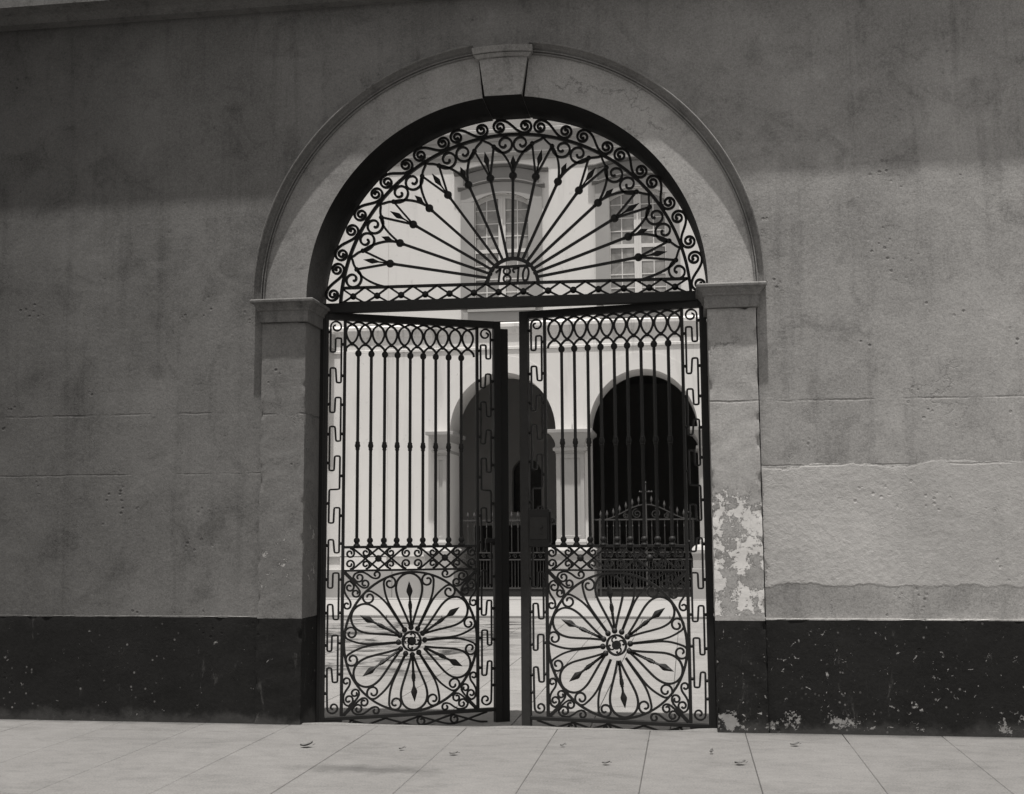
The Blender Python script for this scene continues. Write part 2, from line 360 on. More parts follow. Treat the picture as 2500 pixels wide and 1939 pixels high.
def bez(p0, p1, p2, p3, n=14):
    out = []
    for i in range(n+1):
        t = i/n; u = 1-t
        out.append(tuple(u*u*u*p0[k]+3*u*u*t*p1[k]+3*u*t*t*p2[k]+t*t*t*p3[k] for k in (0,1)))
    return out
def smooth_path(pts, n=6):                     # Catmull-Rom through pts
    P = [pts[0]]+list(pts)+[pts[-1]]; out = []
    for i in range(1, len(P)-2):
        for j in range(n):
            t = j/n; a, b, c, d = P[i-1], P[i], P[i+1], P[i+2]
            out.append(tuple(.5*((2*b[k])+(-a[k]+c[k])*t+(2*a[k]-5*b[k]+4*c[k]-d[k])*t*t+(-a[k]+3*b[k]-3*c[k]+d[k])*t**3) for k in (0,1)))
    out.append(tuple(pts[-1])); return out
def spiral(c, a0, r0, r1, turns, d=1, n=None, ease=1.0):
    n = n or max(12, int(22*turns)); out = []
    for i in range(n+1):
        t = i/n; r = r0+(r1-r0)*t**ease; a = R(a0)+d*2*PI*turns*t
        out.append((c[0]+r*math.cos(a), c[1]+r*math.sin(a)))
    return out
def curl(c, table, n=7):                       # table of (angle deg, radius): an uneven volute
    out = []
    for i in range(len(table)-1):
        for j in range(n):
            t = j/n; a = R(table[i][0]+(table[i+1][0]-table[i][0])*t); r = table[i][1]+(table[i+1][1]-table[i][1])*t
            out.append((c[0]+r*math.cos(a), c[1]+r*math.sin(a)))
    a, r = table[-1]; out.append((c[0]+r*math.cos(R(a)), c[1]+r*math.sin(R(a)))); return out

# =================================================================== GROUND
obj('ground', MB().box(-60, 60, -60, 60, -.42, -.30), M['joint'], kind='structure')
# road behind the camera and kerb
obj('road', MB().box(-60, 60, -59, -4.604, -.299, -.16), M['asphalt'], kind='structure')
sw = obj('sidewalk', MB().box(-14, 14, -4.6, .071, -.296, -.012), M['joint'], kind='structure')
kb = MB().box(-14, 14, -4.60, -4.42, -.295, .006); obj('kerb', kb, M['kerb'], kind='structure', bevel=.01)
xs = [-1.575+.652*k for k in range(-16, 19)]
def slab_mesh(wd, ln, h, g_=.0014, seed=0):
    rnd = random.Random(seed); b = MB()
    e = .0035
    def jj(): return rnd.uniform(-.0015, .0015)
    x0, x1, y0, y1 = g_, wd-g_, g_, ln-g_
    vs = [(x0,y0,-h),(x1,y0,-h),(x1,y1,-h),(x0,y1,-h),(x0+jj(),y0+jj(),-e),(x1+jj(),y0+jj(),-e),(x1+jj(),y1+jj(),-e),(x0+jj(),y1+jj(),-e),
          (x0+e,y0+e,0),(x1-e,y0+e,0),(x1-e,y1-e,0),(x0+e,y1-e,0)]
    fs = [(0,3,2,1),(0,1,5,4),(1,2,6,5),(2,3,7,6),(3,0,4,7),(4,5,9,8),(5,6,10,9),(6,7,11,10),(7,4,8,11),(8,9,10,11)]
    return b.add(vs, fs)
rows = [(-4.42, -2.38), (-2.38, -.34), (-.34, .012)]
slab_cache = {}
for ri, (ya, yb) in enumerate(rows):
    for i in range(len(xs)-1):
        if xs[i] < -8 or xs[i+1] > 9: continue
        key = (ri, i % 4)
        if key not in slab_cache: slab_cache[key] = slab_mesh(.652, yb-ya, .03, seed=ri*9+i % 4).mesh('slab', M['slab'])
        link('slab', slab_cache[key], sw, loc=(xs[i], ya, random.uniform(-.0008, .0004)))
# threshold strip in the opening, a little humped and chipped at its inner edge
def threshold():
    b = MB(); n = 24; vs = []; fs = []
    for i in range(n+1):
        x = -1.497+2.994*i/n
        ye = .075+.02*math.sin(i*1.1)+random.uniform(-.006, .006)+(.05 if i > n-2 else 0)
        z = .004+.006*math.sin(i*.55)
        vs += [(x, .0145, -.05), (x, .0145, .0), (x, .03, z), (x, ye-.012, z), (x, ye, z-.010), (x, ye, -.29)]
    for i in range(n):
        for j in range(5):
            a = 6*i+j; fs.append((a, a+6, a+7, a+1))
        fs.append((6*i+5, 6*i+11, 6*i+6, 6*i))
    fs += [tuple(range(6))[::-1], tuple(6*n+j for j in range(6))]
    return b.add(vs, fs)
obj('threshold', threshold(), M['slab'], kind='structure')

# courtyard
CZ = -.12
ct = obj('courtyard', MB().box(-12, 14, .10, 12.26, -.297, CZ-.018), M['joint'], kind='structure')
cslabs = {}
for j in range(13):
    y0 = .10+.935*j; y1 = min(y0+.935, 12.26)
    for i in range(19):
        x0 = -6.9+.62*i + (.0 if j % 2 else .0)
        k = (j == 12, (i*3+j) % 5)
        if k not in cslabs: cslabs[k] = slab_mesh(.62, y1-y0, .03, g_=.003, seed=50+k[1]).mesh('paving_slab', M['court'])
        link('paving_slab', cslabs[k], ct, loc=(x0, y0, CZ+random.uniform(-.002, .002)))
fw = MB().box(-12, 14, 12.42, 18.9, -.294, CZ+.045); fwo = obj('far_pavement', fw, M['kerb'], kind='structure')
for k in range(26):
    obj('kerbstone', MB().box(-12+k*1.0+.004, -11+k*1.0-.004, 12.262, 12.418, -.294, CZ+.05), M['kerb'], fwo, bevel=.012)

# =================================================================== ENTRANCE WALL
ew = thing('entrance_wall', 'weathered grey plaster street wall with a big round-arched gateway and black painted foot', 'wall')
SP = 3.15            # springing height
RI, RO = 1.505, 1.835
CXA = .005
def arch_wall(x0, x1, z0, z1, y0, y1, openings, seg=48):
    """wall slab with arched openings; opening = (xa, xb, zsill, top(x) function)"""
    b = MB(); xcur = x0
    def quad(p, q, r_, s_): b.add([p, q, r_, s_], [(0,1,2,3)])
    def col(xa, xb, za, zb, zc=None, zd=None):
        zc = za if zc is None else zc
        quad((xa,y0,za),(xb,y0,zc),(xb,y0,zb),(xa,y0,zb)); quad((xa,y1,za),(xa,y1,zb),(xb,y1,zb),(xb,y1,zc))
    for (xa, xb, zs, top) in openings:
        col(xcur, xa, z0, z1)
        if zs > z0:
            col(xa, xb, z0, zs); quad((xa,y0,zs),(xb,y0,zs),(xb,y1,zs),(xa,y1,zs))
        zt0 = top(xa); quad((xa,y0,max(zs,z0)),(xa,y1,max(zs,z0)),(xa,y1,zt0),(xa,y0,zt0))
        zt1 = top(xb); quad((xb,y0,max(zs,z0)),(xb,y0,zt1),(xb,y1,zt1),(xb,y1,max(zs,z0)))
        for k in range(seg):
            # cosine spacing keeps steep ends smooth
            u0 = .5-.5*math.cos(PI*k/seg); u1 = .5-.5*math.cos(PI*(k+1)/seg)
            a = xa+(xb-xa)*u0; c = xa+(xb-xa)*u1; za = top(a); zc = top(c)
            quad((a,y0,za),(c,y0,zc),(c,y0,z1),(a,y0,z1)); quad((a,y1,za),(a,y1,z1),(c,y1,z1),(c,y1,zc))
            quad((a,y0,za),(a,y1,za),(c,y1,zc),(c,y0,zc))
        xcur = xb
    col(xcur, x1, z0, z1)
    quad((x0,y0,z0),(x0,y0,z1),(x0,y1,z1),(x0,y1,z0)); quad((x1,y0,z0),(x1,y1,z0),(x1,y1,z1),(x1,y0,z1))
    quad((x0,y0,z1),(x1,y0,z1),(x1,y1,z1),(x0,y1,z1)); quad((x0,y0,z0),(x0,y1,z0),(x1,y1,z0),(x1,y0,z0))
    return b
def semi(cx, rx, rz, zs): return lambda x: zs+rz*math.sqrt(max(0, 1-((x-cx)/rx)**2))
WY = .05
obj('wall', arch_wall(-12, 12, -.29, 5.50, WY, .498, [(-1.842, 1.852, -.29, semi(CXA, 1.847, 1.847, SP))], 72), M['wall'], ew)
from mathutils import noise as mnoise
def rough_box(x0, x1, y0, y1, z0, z1, amp=.004, stp=.05, seed=0, chip=.010):
    """box whose arrises are worn: every face is a grid, pushed about by noise, more so along the edges"""
    import bmesh
    b = bmesh.new()
    nx = max(2, int((x1-x0)/stp)); ny = max(2, int((y1-y0)/stp)); nz = max(2, int((z1-z0)/stp))
    idx = {}
    def vert(i, j, k):
        if (i, j, k) in idx: return idx[(i, j, k)]
        u, v, w_ = i/nx, j/ny, k/nz
        p = Vector((x0+(x1-x0)*u, y0+(y1-y0)*v, z0+(z1-z0)*w_))
        ex = (i in (0, nx)); ey = (j in (0, ny)); ez = (k in (0, nz))
        q = Vector((p.x*9+seed, p.y*9, p.z*9))
        d = amp*mnoise.noise(q)+amp*.5*mnoise.noise(q*2.7)
        c = max(0, mnoise.noise(q*1.3+Vector((7, 7, 7)))-.08)*chip*2.2 if (ex+ey+ez) >= 2 else 0
        sx_ = -1 if i == 0 else 1; sy_ = -1 if j == 0 else 1; sz_ = -1 if k == 0 else 1
        if ey and sy_ < 0: p.y += d*.6+c
        if ex: p.x -= sx_*(abs(d)*.4+c)
        if ez and (ex or ey): p.z -= sz_*c*.5
        idx[(i, j, k)] = b.verts.new(p); return idx[(i, j, k)]
    def face(a): 
        b.faces.new(a)
    for j in range(ny):
        for k in range(nz):
            for i in (0, nx): face([vert(i, j, k), vert(i, j+1, k), vert(i, j+1, k+1), vert(i, j, k+1)])
    for i in range(nx):
        for k in range(nz):
            for j in (0, ny): face([vert(i, j, k), vert(i+1, j, k), vert(i+1, j, k+1), vert(i, j, k+1)])
    for i in range(nx):
        for j in range(ny):
            for k in (0, nz): face([vert(i, j, k), vert(i+1, j, k), vert(i+1, j+1, k), vert(i, j+1, k)])
    bmesh.ops.recalc_face_normals(b, faces=b.faces)
    m_ = MB(); b.verts.index_update(); m_.v = [tuple(v.co) for v in b.verts]; m_.f = [tuple(v.index for v in f.verts) for f in b.faces]; b.free()
    return m_
# pilasters (blocks through the thickness of the wall)
for sx, mt, bl in ((-1, 'pil_l', 'black_l'), (1, 'pil_r', 'black_r')):
    xi, xo = 1.5, 1.843
    a, b_ = (-xo, -xi) if sx < 0 else (xi, xo)
    obj('pilaster', rough_box(a, b_, 0, .50, .762, 2.975, .004, .022, 3*sx, .014 if sx > 0 else .010), M[mt], ew, smooth=True)
    obj('pilaster_base', rough_box(a-.003 if sx < 0 else a, b_ if sx < 0 else b_+.003, -.005, .502, -.20, .759, .006, .022, 5*sx, .014), M[bl], ew, smooth=True)
    def ring(e, z, yb=.44): return ((-xo-e, -xi+e, -e, yb, z) if sx < 0 else (xi-e, xo+e, -e, yb, z))
    obj('impost', MB().stack([ring(.022, 2.978), ring(.022, 3.062), ring(.034, 3.068), ring(.036, 3.085), ring(.050, 3.105), ring(.062, 3.120), ring(.076, 3.122), ring(.078, 3.142), ring(.070, 3.150)]), M['impost'], ew, bevel=.004)
# black foot along the wall with its pale worn ledge
for (a, b_, bl) in ((-12, -1.846, 'black_l'), (1.849, 12, 'black_r')):
    obj('plinth', rough_box(a, b_, .032, .30, -.20, .764, .006, .06, 11, .010), M[bl], ew, smooth=True)
    obj('plinth_ledge', rough_box(a, b_, .034, .20, .7655, .777, .004, .05, 4, .008), M['wall'] if a < 0 else M['patch'], ew, bevel=.005)
# cement repair on the right wall and blocked panel on the left wall
def lumpy_panel(x0, x1, z0, z1, y, th, seed, nx=26, nz=36, amp=.006):
    from mathutils import noise as mn
    b = MB(); vs = []; fs = []
    for j in range(nz+1):
        for i in range(nx+1):
            u = i/nx; v = j/nz; x = x0+(x1-x0)*u; z = z0+(z1-z0)*v
            e = min(u, 1-u, v, 1-v); p = Vector((x*5+seed, z*5, seed))
            hh = th*min(1, e*9)+amp*mn.noise(p)+amp*.6*mn.noise(p*3.1)
            wob = .02*mn.noise(Vector((x*3, z*3, seed+4)))
            vs.append((x+(wob if 0 < i < nx else 0), y-max(hh, -.004) if e > 0 else y+.01, z+(wob if e > 0 else wob*.8)))
    for j in range(nz):
        for i in range(nx):
            a = j*(nx+1)+i; fs.append((a, a+1, a+nx+2, a+nx+1))
    return b.add(vs, fs)
# archivolt: flat ring, then its outer moulding
def ring_solid(r0, r1, y0, y1, c=(CXA, SP), seg=96, a0=0, a1=180):
    b = MB(); vs = []; fs = []
    for i in range(seg+1):
        a = R(a0+(a1-a0)*i/seg)
        for (r, y) in ((r0, y0), (r1, y0), (r1, y1), (r0, y1)): vs.append((c[0]+r*math.cos(a), y, c[1]+r*math.sin(a)))
    for i in range(seg):
        for j in range(4): fs.append((4*i+j, 4*i+(j+1) % 4, 4*i+4+(j+1) % 4, 4*i+4+j))
    fs.append((0,1,2,3)); fs.append(tuple(4*seg+j for j in (3,2,1,0)))
    return b.add(vs, fs)
obj('joint_filler', ring_solid(RI+.006, RO-.002, .012, .49, seg=8, a0=83.0, a1=95.7), M['soffit'], ew)  # filler block added behind the keystone to close the see-through joint gap
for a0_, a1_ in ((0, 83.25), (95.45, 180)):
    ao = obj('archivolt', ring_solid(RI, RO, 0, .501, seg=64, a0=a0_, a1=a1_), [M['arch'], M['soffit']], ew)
    for p in ao.data.polygons:                 # the soffit is painted shade-dark, face by face
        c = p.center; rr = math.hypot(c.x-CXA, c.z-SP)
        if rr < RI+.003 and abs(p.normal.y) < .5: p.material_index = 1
def swept_ring(prof, a0, a1, seg, c=(CXA, SP)):
    b = MB(); vs = []; fs = []; n = len(prof)
    for i in range(seg+1):
        a = R(a0+(a1-a0)*i/seg)
        for (r, y) in prof: vs.append((c[0]+r*math.cos(a), y, c[1]+r*math.sin(a)))
    for i in range(seg):
        for j in range(n): fs.append((n*i+j, n*i+(j+1) % n, n*(i+1)+(j+1) % n, n*(i+1)+j))
    fs.append(tuple(range(n))); fs.append(tuple(n*seg+j for j in range(n))[::-1])
    return b.add(vs, fs)
prof = [(1.832, .003), (1.832, -.014), (1.842, -.017), (1.8425, -.008), (1.848, -.008), (1.849, -.028), (1.856, -.030), (1.857, -.016), (1.862, -.016), (1.872, -.022), (1.884, -.036), (1.893, -.056), (1.897, -.068), (1.905, -.071), (1.910, -.066), (1.910, .052)]
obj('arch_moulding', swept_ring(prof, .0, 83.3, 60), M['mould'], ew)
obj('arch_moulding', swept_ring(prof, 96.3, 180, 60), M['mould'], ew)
# keystone with its own cap
ks = MB()
def wedge(x0b, x1b, zb, x0t, x1t, zt, y0, y1):
    return ([(x0b,y0,zb),(x1b,y0,zb),(x1b,y1,zb),(x0b,y1,zb),(x0t,y0,zt),(x1t,y0,zt),(x1t,y1,zt),(x0t,y1,zt)],
            [(0,3,2,1),(4,5,6,7),(0,1,5,4),(1,2,6,5),(2,3,7,6),(3,0,4,7)])
ks.add(*wedge(-.116, .164, 4.650, -.158, .210, 4.945, -.034, .502))
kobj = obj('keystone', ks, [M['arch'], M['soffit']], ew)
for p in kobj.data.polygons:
    if p.normal.z < -.9: p.material_index = 1  # underside gets the same painted shade as the soffit
def ccap(x0b, x1b, x0t, x1t, z0, z1, ya, yb):
    """cap that follows the curve of the arch"""
    b = MB(); vs = []; fs = []; n = 10
    for i in range(n+1):
        u = i/n; xb = x0b+(x1b-x0b)*u; xt = x0t+(x1t-x0t)*u; dz = -(2*u-1)**2*.012
        vs += [(xb, ya, z0+dz), (xb, .06, z0+dz), (xt, .06, z1+dz), (xt, yb, z1+dz)]
    for i in range(n):
        for j in range(4): fs.append((4*i+j, 4*i+(j+1) % 4, 4*i+4+(j+1) % 4, 4*i+4+j))
    fs.append((0,1,2,3)); fs.append(tuple(4*n+j for j in (3,2,1,0)))
    return b.add(vs, fs)
obj('keystone_cap', ccap(-.172, .222, -.196, .246, 4.949, 4.975, -.046, -.066), M['arch'], kobj, bevel=.003)
obj('keystone_cap', ccap(-.200, .250, -.206, .256, 4.979, 5.022, -.074, -.092), M['arch'], kobj, bevel=.003)
# cornice at the head of the wall (only its lowest line shows)
obj('cornice', MB().stack([(-12.2, 12.2, -.05, .60, 5.474), (-12.2, 12.2, -.12, .60, 5.51), (-12.2, 12.2, -.20, .60, 5.53), (-12.2, 12.2, -.232, .60, 5.535), (-12.2, 12.2, -.232, .60, 5.80), (-12.2, 12.2, -.15, .60, 5.86)]), M['impost'], ew)

# =================================================================== IRON FRAME + FANLIGHT
gf = thing('iron_surround', 'heavy black iron frame bars lining the jambs and crossing under the fanlight', 'iron frame')
obj('lintel_bar', MB().box(-1.499, 1.499, .365, .435, 3.112, 3.186), M['iron'], gf, bevel=.003)
obj('jamb_bar', MB().box(-1.499, -1.454, .36, .44, -.14, 3.112), M['iron'], gf, bevel=.003)
obj('jamb_bar', MB().box(1.456, 1.499, .36, .44, -.14, 3.112), M['iron'], gf, bevel=.003)
FY = .45
MB.swell = 1.30
fan = thing('fanlight_grille', 'semicircular black wrought iron fanlight of rays, spears and scrolls dated 1870', 'fanlight', (0, FY, 0))
IR = M['iron']
FC = (.012, 3.13)
def pol(r, a, c=FC): return (c[0]+r*math.cos(R(a)), c[1]+r*math.sin(R(a)))
DP = .022
# main ring
obj('ring_bar', MB().ribbon([pol(1.378, 177.6-175.2*i/110+0) for i in range(111)], .018, .028), IR, fan)
obj('bottom_rail', MB().ribbon([(-1.366, 3.196), (1.385, 3.188)], .020, .028), IR, fan)
obj('top_rail', MB().ribbon([(-1.36, 3.322), (-.34, 3.315), (.5, 3.308), (1.383, 3.298)], .017, .024), IR, fan)
# outer S scrolls: one mesh, turned round the arch centre
def s_scroll():
    hc = .1025; q = .056
    A = spiral((-hc, 0), 90, q, .013, 1.55, 1, ease=.9)[::-1]; B = spiral((hc, 0), -90, q, .013, 1.55, 1, ease=.9)
    mid = bez((-hc, q), (-hc+.085, q), (hc-.085, -q), (hc, -q), 14)
    pts = A[:-1]+mid[:-1]+B
    rm = 1.4465
    return [((rm+p[1])*math.sin(p[0]/rm), (rm+p[1])*math.cos(p[0]/rm)) for p in pts]
mb = MB().ribbon(s_scroll(), .0145, DP)
sp_ = s_scroll(); mb.lathe([(.013, -.012), (.013, .012)], 8, 'y', (sp_[0][0], 0, sp_[0][1])).lathe([(.013, -.012), (.013, .012)], 8, 'y', (sp_[-1][0], 0, sp_[-1][1]))
sme = mb.mesh('s_scroll', IR)
for k in range(13):
    am = 170.25-13.42*k
    link('s_scroll', sme, fan, loc=(FC[0], 0, FC[1]), rot=(0, R(90-am+random.uniform(-.35, .35)), 0))
# rays
def spear(r0, ln, hw=.019, th=.012):            # leaf blade pointing along +z
    b = MB(); z = r0
    st = .40
    pts = [(0, .0055), (.34, .0065), (.42, .009), (.62, hw), (.70, hw*.86), (.88, hw*.36), (1.0, .0012)]
    vs = []; fs = []
    for (t, h) in pts:
        zz = z+ln*t; d_ = th/2*(1 if t < .7 else (1.02-t)*3.3+.05)
        vs += [(-h, 0, zz), (0, -d_, zz), (h, 0, zz), (0, d_, zz)]
    for i in range(len(pts)-1):
        for j in range(4): fs.append((4*i+j, 4*i+(j+1) % 4, 4*i+4+(j+1) % 4, 4*i+4+j))
    fs += [(3,2,1,0), tuple(4*(len(pts)-1)+j for j in range(4))]
    return b.add(vs, fs)
HC = (.018, 3.325)                              # rays spring from here
for k in range(-7, 8):
    a = 89.2+9.95*k; kx, kz = pol(1.045, a)
    dx, dz = kx-HC[0], kz-HC[1]; L_ = math.hypot(dx, dz); ang = math.atan2(dx, dz)
    # start on the small arch
    r_in = .185 if abs(k) < 7 else .20
    ray = obj('ray', MB().ribbon([(0, r_in-.012), (0, L_-.02)], .0160, .018), IR, fan)
    ray.location = (HC[0], 0, HC[1]); ray.rotation_euler = (0, ang, 0)
    obj('knob', MB().ball((0, 0, L_), .0335, 12, 8, .95).ball((0, 0, L_-.033), .015, 8, 5), IR, ray, smooth=True)
    obj('spear_head', spear(L_+.018, (.205 if k % 2 else .145), .0225), IR, ray)
# petals between rays, knots and volutes
knot_me = MB().ball((0, 0, 0), .0205, 8, 6).mesh('knot', IR, True)
def put_knot(p): link('knot', knot_me, fan, loc=(p[0], 0, p[1]))
for k in range(-7, 8, 2):
    ap = 89.35+10.27*k; sk = 89.2+9.95*k
    apx = pol(1.372, ap)
    for sgn in (-1, 1):
        kn = pol(1.300+(.008 if k < 0 else -.006), ap+3.5*sgn); put_knot(kn)
        nb = ap+10.27*sgn                                    # neighbouring even axis
        obj('knot_strut', MB().ribbon(smooth_path([apx, pol(1.352, ap+.55*sgn), pol(1.325, ap+2.2*sgn), kn], 4), .0125, DP), IR, fan)
        kb_ = pol(1.045, sk)
        dd = (kn[0]-kb_[0], kn[1]-kb_[1]); 
        obj('fork_bar', MB().ribbon([(kb_[0]+dd[0]*.05, kb_[1]+dd[1]*.05), kn], .0125, DP), IR, fan)
        cc_ = pol(1.303, nb-2.85*sgn)
        b0 = math.degrees(math.atan2(kn[1]-cc_[1], kn[0]-cc_[0])); d0 = math.hypot(kn[0]-cc_[0], kn[1]-cc_[1])
        tb = [(b0, d0), (b0-sgn*45, .073), (b0-sgn*90, .066), (b0-sgn*180, .057), (b0-sgn*270, .051), (b0-sgn*360, .040), (b0-sgn*430, .025), (b0-sgn*470, .013)]
        obj('volute', MB().ribbon(curl(cc_, tb), .0135, DP).lathe([(.011, -.012), (.011, .012)], 8, 'y', (curl(cc_, tb)[-1][0], 0, curl(cc_, tb)[-1][1])), IR, fan)
        ev = 89.2+9.95*(k+sgn)
        if abs(k+sgn) <= 7:
            kb2 = pol(1.05, ev)
            t_ = pol(1.262, ap+3.5*sgn+2.5*sgn); u_ = pol(1.17, ev-(1.1*sgn))
            obj('petal_bar', MB().ribbon(bez(kn, t_, u_, kb2, 16), .0135, DP), IR, fan)
        else:
            ex = -.99 if sgn > 0 else 1.03
            obj('petal_bar', MB().ribbon(bez(kn, (kn[0]*.985, kn[1]-.05), (ex*1.13, 3.345), (ex, 3.318 if sgn > 0 else 3.307), 16), .0135, DP), IR, fan)
# diamond lattice under the rays
def ztop(x): return 3.322-(x+1.36)*.00875
def zbot(x): return 3.196-(x+1.366)*.0029
for k in range(14):
    xc = -1.262+.1948*k; zc = (ztop(xc)+zbot(xc))/2-.006; h = .0974
    obj('lattice_bar', MB().ribbon([(xc-h, zbot(xc)), (xc, zc), (xc+h, ztop(xc))], .0115, .012, -.006), IR, fan)
    obj('lattice_bar', MB().ribbon([(xc-h, ztop(xc)), (xc, zc), (xc+h, zbot(xc))], .0115, .012, .006), IR, fan)
    obj('boss', MB().ball((xc, 0, zc), .0270, 10, 8), IR, fan, smooth=True)
# small arch and date
half = [(-.194, 3.315)]+[(.018+.196*math.cos(R(a)), 3.318+.190*math.sin(R(a))) for a in range(172, 4, -7)]+[(.222, 3.312)]
obj('date_arch', MB().ribbon(half, .020, .028), IR, fan)
def z3p(x, y): return (-.186+(x-410)*.000384, 3.500-(y-290)*.000380+(x-410)*.000384*.0)
obj('date_bar', MB().ribbon([z3p(600, 440), z3p(1290, 428)], .016, .016), IR, fan)
def ell(cx, cy, rx, ry, sh=0, n=22):
    return [z3p(cx+rx*math.cos(2*PI*i/n)-sh*math.sin(2*PI*i/n), cy+ry*math.sin(2*PI*i/n)) for i in range(n)]
def digit(paths): 
    b = MB()
    for (p, cl) in paths: b.ribbon(p, .0125, .012, closed=cl)
    return obj('date_numeral', b, IR, fan)
digit([([z3p(700, 455), z3p(672, 600), z3p(650, 775)], False), (smooth_path([z3p(592, 553), z3p(640, 520), z3p(695, 468)], 4), False)])
digit([(ell(825, 527, 68, 66), True), (ell(828, 686, 72, 76), True)])
digit([(smooth_path([z3p(985, 565), z3p(955, 535), z3p(960, 490), z3p(1010, 478), z3p(1075, 462)], 4), False), ([z3p(1068, 455), z3p(1055, 600), z3p(1044, 778)], False)])
digit([(ell(1212, 604, 58, 142, 14, 28), True)])

# =================================================================== GATE LEAVES
def key_path(mir):
    """the fret column: s measured from the outer stile towards the inner bar"""
    a, b_, c, d = .022, .064, .068, .108
    pts = [(a, 2.95), (a, 2.806), (b_-.004, 2.806), (b_-.002, 2.919), (d, 2.919), (d, 2.564), (c+.004, 2.564), (b_, 2.679), (a, 2.679),
           (a, 2.327), (b_-.004, 2.327), (b_, 2.446), (d, 2.446), (d, 2.102), (c+.004, 2.102), (b_, 2.216), (a, 2.216),
           (a, 1.871), (b_-.004, 1.871), (b_, 1.985), (d-.002, 1.985), (d-.004, 1.726), (a+.002, 1.722),
           (a, 1.464), (b_-.004, 1.464), (b_, 1.582), (d, 1.582), (d-.002, 1.234), (c+.002, 1.234), (b_-.004, 1.335), (a, 1.335),
           (a, .965), (b_-.006, .965), (b_-.004, 1.079), (d-.002, 1.079), (d-.002, .724), (c, .724), (b_-.004, .839), (a, .839),
           (a, .486), (b_-.008, .486), (b_-.006, .605), (d-.004, .605), (d-.004, .250), (c-.002, .250), (b_-.008, .360), (a, .360), (a+.002, .16)]
    # round the corners
    out = [pts[0]]
    for i in range(1, len(pts)-1):
        p0, p, p1 = Vector(pts[i-1]), Vector(pts[i]), Vector(pts[i+1])
        r = min(.012, (p-p0).length*.4, (p1-p).length*.4)
        q0 = p+(p0-p).normalized()*r; q1 = p+(p1-p).normalized()*r; m_ = (q0+q1)/2*.45+p*.55
        out += [tuple(q0), tuple(m_), tuple(q1)]
    out.append(pts[-1])
    top = curl((.066, 3.008), [(180, .044), (135, .044), (90, .043), (0, .040), (-90, .030), (-180, .024), (-250, .013)])[::-1]
    bot = curl((.074, .060), [(182, .047), (215, .047), (250, .043), (300, .036), (360, .031), (450, .026), (540, .019), (620, .009)])
    full = top+out+bot
    if mir is not None: full = [(mir-p[0], p[1]) for p in full]
    return full

